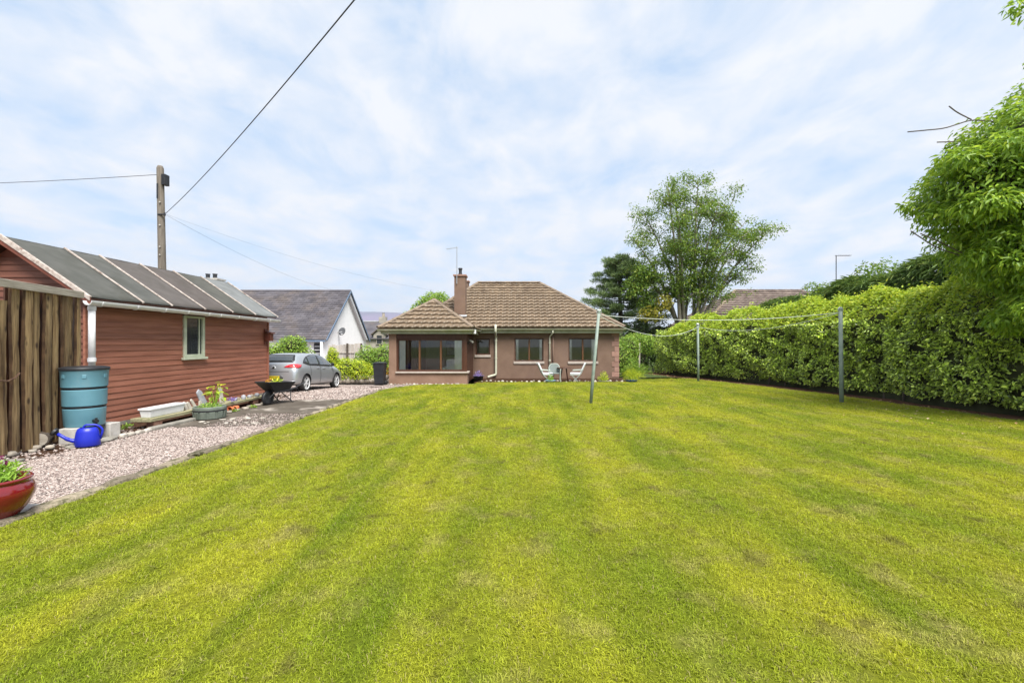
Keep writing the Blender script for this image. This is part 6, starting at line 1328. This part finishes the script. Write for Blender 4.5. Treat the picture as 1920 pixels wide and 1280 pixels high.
# pine left of it
PT = thing('pine_tree', 'dark green pine with layered boughs behind the bungalow corner', 'tree', (7.6, 33, 0))
MB().tube([(7.6, 33, -.2), (7.55, 33, 4), (7.4, 33, 7.6)], [.22, .16, .04], 10).build('trunk', m_bark2, PT, smooth=True)
pads = []; lb = MB()
for i in range(58):
    z = 2.3 + 5.2 * (i / 57) ** .9; rad = (3.5 * (1 - (z - 2.3) / 6.6) + .45); an = i * 2.4 + rs.uniform(-.3, .3); ln = rad * rs.uniform(.55, 1.08)
    e_ = Vector((7.55 + math.cos(an) * ln, 33 + math.sin(an) * ln, z + .25 * ln * rs.uniform(.1, .5))); lb = MB(); lb.tube(curve((7.55, 33, z - .15), e_, (0, 0, -.15), 4), [.05, .04, .03, .02, .01], 5); lb.build('bough', m_bark2, PT)
    for q in range(5):
        f = .45 + .14 * q; p = Vector((7.55, 33, z - .1)).lerp(e_, f); pads.append((p.x + rs.gauss(0, .15), p.y + rs.gauss(0, .15), p.z + .08, .34, .34, .15))
pads.append((7.4, 33, 7.75, .3, .3, .35))
for sx, sz in ((10.0, 6.2), (9.6, 6.9), (9.2, 5.6), (10.2, 5.2), (9.8, 4.4), (8.9, 6.4)):
    for _ in range(6): pads.append((sx + rs.gauss(0, .4), 33.5 + rs.gauss(0, .4), sz + rs.gauss(0, .25), .36, .36, .17))
MB().tube([(9.6, 33.5, -.2), (9.6, 33.5, 6.9)], [.16, .03], 8).build('trunk', m_bark2, PT)
PA = np.array(pads); n = 46000; k = rng.integers(0, len(PA), n); d = unit(n); P = PA[k, :3] + d * PA[k, 3:] * (rng.uniform(0, 1, n) ** .5)[:, None]; out = nrmz(d + np.array([0, 0, .5]))
leaves('crown', P, out, m_pine, PT, (.16, .30), (.022, .04), up=.1, rand=1.0, dirdown=-.5, droop=0)

# shrubs
shrub('understorey_shrub', 'dark evergreen shrub below the pine, behind the house corner', [(6.6, 30.5, 1.2, 1.4, 1.0, 1.75), (8.2, 30.8, 1.4, 1.5, 1.0, 1.95), (9.8, 31.3, 1.5, 1.5, 1.0, 1.9), (11.6, 31.5, 1.3, 1.6, 1.0, 1.7), (13.0, 31.4, 1.0, 1.2, .9, 1.4)], 12000, m_bushd, (.10, .18), (.05, .08))
shrub('corner_shrub', 'bright leafy shrub right of the bungalow corner', [(5.9, 26, .75, .75, .6, 1.05), (6.5, 26.4, 1.3, .7, .6, .8), (6.2, 26.2, .35, .85, .6, .6)], 7000, m_bush, (.07, .13), (.035, .06))
shrub('arching_shrub', 'green climbing shrub between the house and the hedge end', [(7.3, 27.5, 1.75, .8, .5, .45), (7.9, 27.2, 1.5, .6, .5, .6), (6.9, 27.6, 1.2, .45, .5, .7)], 5200, m_bush, (.07, .13), (.035, .06), core=.6)
FP = thing('fence_post', 'thin grey wooden post under the climbing shrub', 'post', (7.25, 26.8, 0)); MB().box(7.21, 7.29, 26.76, 26.84, -.1, 1.6).build('shaft', m_fencegrey, FP); MB().box(7.2, 7.3, 26.75, 26.85, 1.6, 1.64).build('cap', m_fencegrey, FP)
shrub('drive_shrub', 'rounded green bush behind the parked car', [(-11.2, 22.5, 1.0, .8, .7, .95), (-10.55, 22.4, .8, .6, .7, .8), (-10.9, 22.3, 1.5, .6, .6, .5), (-12.0, 22.6, .8, .8, .7, .9)], 7500, m_bush, (.07, .13), (.035, .06))
shrub('golden_shrub', 'yellow-green golden shrub beside the front of the car', [(-7.75, 20.95, .35, .6, .5, .60), (-7.15, 20.9, .28, .55, .5, .55), (-6.85, 20.9, .15, .4, .4, .42), (-8.1, 21.0, .2, .4, .4, .45)], 6500, m_bushy, (.06, .11), (.032, .055))
shrub('upright_shrub', 'small upright golden bush in front of the cottage fence', [(-8.75, 21.7, .75, .28, .3, .65), (-8.5, 21.7, .4, .3, .3, .5)], 2600, m_bushy, (.06, .11), (.03, .055))
shrub('boundary_hedge', 'light green informal hedge left of the sun-room', [(-7.6, 23.4, .6, .75, .7, .9), (-6.7, 23.2, .65, .9, .7, .92), (-5.7, 23.4, .6, .9, .7, .9), (-6.2, 22.8, .2, .9, .6, .6)], 11000, m_bush, (.07, .13), (.035, .06), cat='hedge')
P, out = lumpy(160, [(-5.95, 22.1, .28, .55, .3, .28)], .4); o = leaves('flowers', P, out, m_petal_o, None, (.05, .08), (.04, .06)); tag(o, 'orange flowers at the foot of the informal hedge', 'flowers', kind='stuff')
shrub('round_tree', 'round green tree crown showing behind the bungalow chimney', [(-7.4, 38, 4.0, 1.5, 1.3, 1.5), (-6.4, 38, 4.3, 1.4, 1.3, 1.55), (-8.2, 38, 3.3, 1.3, 1.2, 1.3), (-5.7, 38, 3.6, 1.3, 1.2, 1.4), (-6.9, 38, 4.9, 1.0, 1.0, 1.0)], 11000, m_bush, (.13, .22), (.07, .12), cat='tree')
shrub('distant_tree', 'small distant tree top over the neighbouring tiled roof', [(27.3, 42, 6.4, .9, .8, .8), (28.4, 42, 6.3, .9, .8, .9), (27.9, 42, 5.6, 1.5, .8, .9)], 1500, m_tree_b, (.14, .24), (.08, .13), cat='tree', core=0)
shrub('distant_shrub', 'loose shrub top poking over the conifer hedge', [(18.6, 24, 5.0, .8, .7, .9), (19.5, 24, 5.1, .8, .7, 1.0), (20.4, 24, 5.0, .7, .7, .9)], 1800, m_tree_b, (.10, .18), (.06, .10), core=0)
# plants in pots and bowls
def sprig(name, label, c, n, r_, h_, mat_, Lr, Wr, cat='plant', dirdown=-.7, stems=5):
    t_ = thing(name, label, cat, c); d = unit(n); d[:, 2] = np.abs(d[:, 2]); P = np.array(c) + d * np.array([r_, r_, h_]) * (rng.uniform(.1, 1, n) ** .6)[:, None]
    leaves('foliage', P, nrmz(d + np.array([0, 0, .6])), mat_, t_, Lr, Wr, up=.4, dirdown=dirdown); b = MB()
    for i in range(stems): a = 6.28 * i / stems; b.tube([c, (c[0] + r_ * .6 * math.cos(a), c[1] + r_ * .6 * math.sin(a), c[2] + h_ * .75)], [.006, .003], 4)
    b.build('stem', mat_, t_); return t_
fl = sprig('bedding_plant', 'leafy bedding plant with purple flowers in the red pot', (-4.80, 4.16, .36), 420, .24, .17, m_fresh, (.05, .10), (.014, .024))
d = unit(70); 
for i, (x, y, z) in enumerate([(-4.75, 3.98, .55), (-4.65, 4.12, .57), (-4.92, 4.01, .56), (-4.82, 4.24, .58)]):
    d = unit(22); leaves('flower', np.array([x, y, z]) + d * .022, nrmz(d + np.array([0, 0, .5])), m_petal_p, fl, (.02, .035), (.012, .02)); MB().tube([(x * .5 - 2.40, y * .5 + 2.08, .38), (x, y, z)], .003, 4).build('flower_stem', m_fresh, fl)
sprig('low_plant', 'low green plants filling the half barrel', (-6.72, 9.98, .22), 320, .24, .10, m_bush, (.03, .07), (.012, .022))
yp = thing('yellow_plant', 'yellow-green large-leaved plant rising from behind the half barrel', 'plant', (-6.92, 10.45, .1))
b = MB(); P = []; 
for i in range(9):
    a = i * .9; e_ = Vector((-6.92 + .12 * math.cos(a), 10.45 + .15 * math.sin(a), .42 + .30 * ((i * 7) % 5) / 5)); b.tube(curve((-6.92, 10.45, .15), e_, (0, 0, .1), 4), .006, 5); P += [tuple(e_ + Vector((rs.gauss(0, .05), rs.gauss(0, .05), rs.gauss(0, .03)))) for _ in range(3)]
b.build('stem', m_fresh, yp); P = np.array(P); leaves('foliage', P, nrmz(P - np.array([-6.92, 10.45, .4])), m_bushy, yp, (.10, .17), (.06, .10), up=.9, rand=.4, dirdown=.2)
sprig('violet_flowers', 'small violet flowers behind the half barrel', (-7.0, 11.2, .2), 60, .12, .12, m_petal_v, (.03, .05), (.02, .03), 'flowers')
bfl = sprig('barrow_plants', 'green and orange flowering plants in the wheelbarrow', (-6.50, 12.36, .46), 260, .19, .20, m_bushy, (.04, .09), (.02, .035))
d = unit(90); d[:, 2] = np.abs(d[:, 2]); leaves('flower', np.array([-6.62, 12.2, .5]) + d * np.array([.13, .13, .16]), d, m_petal_o, bfl, (.03, .05), (.02, .035))
sprig('bowl_plant', 'small green plant in the pale blue bowl', (1.42, 18.84, .06), 160, .16, .26, m_fresh, (.05, .1), (.012, .02))
sprig('bowl_plant', 'grassy plant fanning out of the dark blue bowl', (4.78, 18.9, .06), 260, .26, .42, m_bushy, (.12, .26), (.008, .014))
sprig('bowl_plant', 'bright leafy plant in the white bowl by the wall', (3.62, 18.86, .05), 300, .22, .40, m_bushy, (.06, .12), (.014, .026))
sprig('tub_plant', 'purple flowering plant in the dark tub by the sun-room', (-1.62, 19.4, .2), 180, .24, .25, m_petal_v, (.04, .07), (.02, .035))
sprig('corner_grass', 'tuft of long pale grass at the right corner of the house', (5.55, 21.6, 0), 700, .5, .34, m_bushy, (.12, .26), (.008, .014))
sprig('corner_grass', 'second tuft of long grass beside the hedge end', (6.2, 23.5, 0), 700, .8, .55, m_bush, (.15, .35), (.008, .014))
for i, (x, y) in enumerate([(-7.6, 8.9), (-7.75, 9.6), (-7.5, 8.6), (-6.75, 10.9), (-6.7, 11.6), (-7.55, 7.1)]):
    sprig('weed', 'low weed at the foot of the shed', (x, y, -.01), 60, .10, .07, m_bush, (.03, .07), (.01, .02), 'weed')['group'] = 'weeds along the shed'

# ------------------------------------------------------------------ air
hz = bpy.data.materials.new('air'); hz.use_nodes = True; t = hz.node_tree; t.nodes.remove(t.nodes['Principled BSDF'])
pv = N(t, 'ShaderNodeVolumePrincipled'); pv.inputs['Color'].default_value = (.80, .86, 1.0, 1); pv.inputs['Density'].default_value = 1.3e-4; pv.inputs['Anisotropy'].default_value = 0.2
L(t, pv.outputs[0], t.nodes['Material Output'].inputs['Volume'])
o = MB().box(-5400, 4000, -200, 5600, -1.4, 470).build('haze', hz); tag(o, 'thin blue air between the garden and the hills', 'haze', kind='stuff')
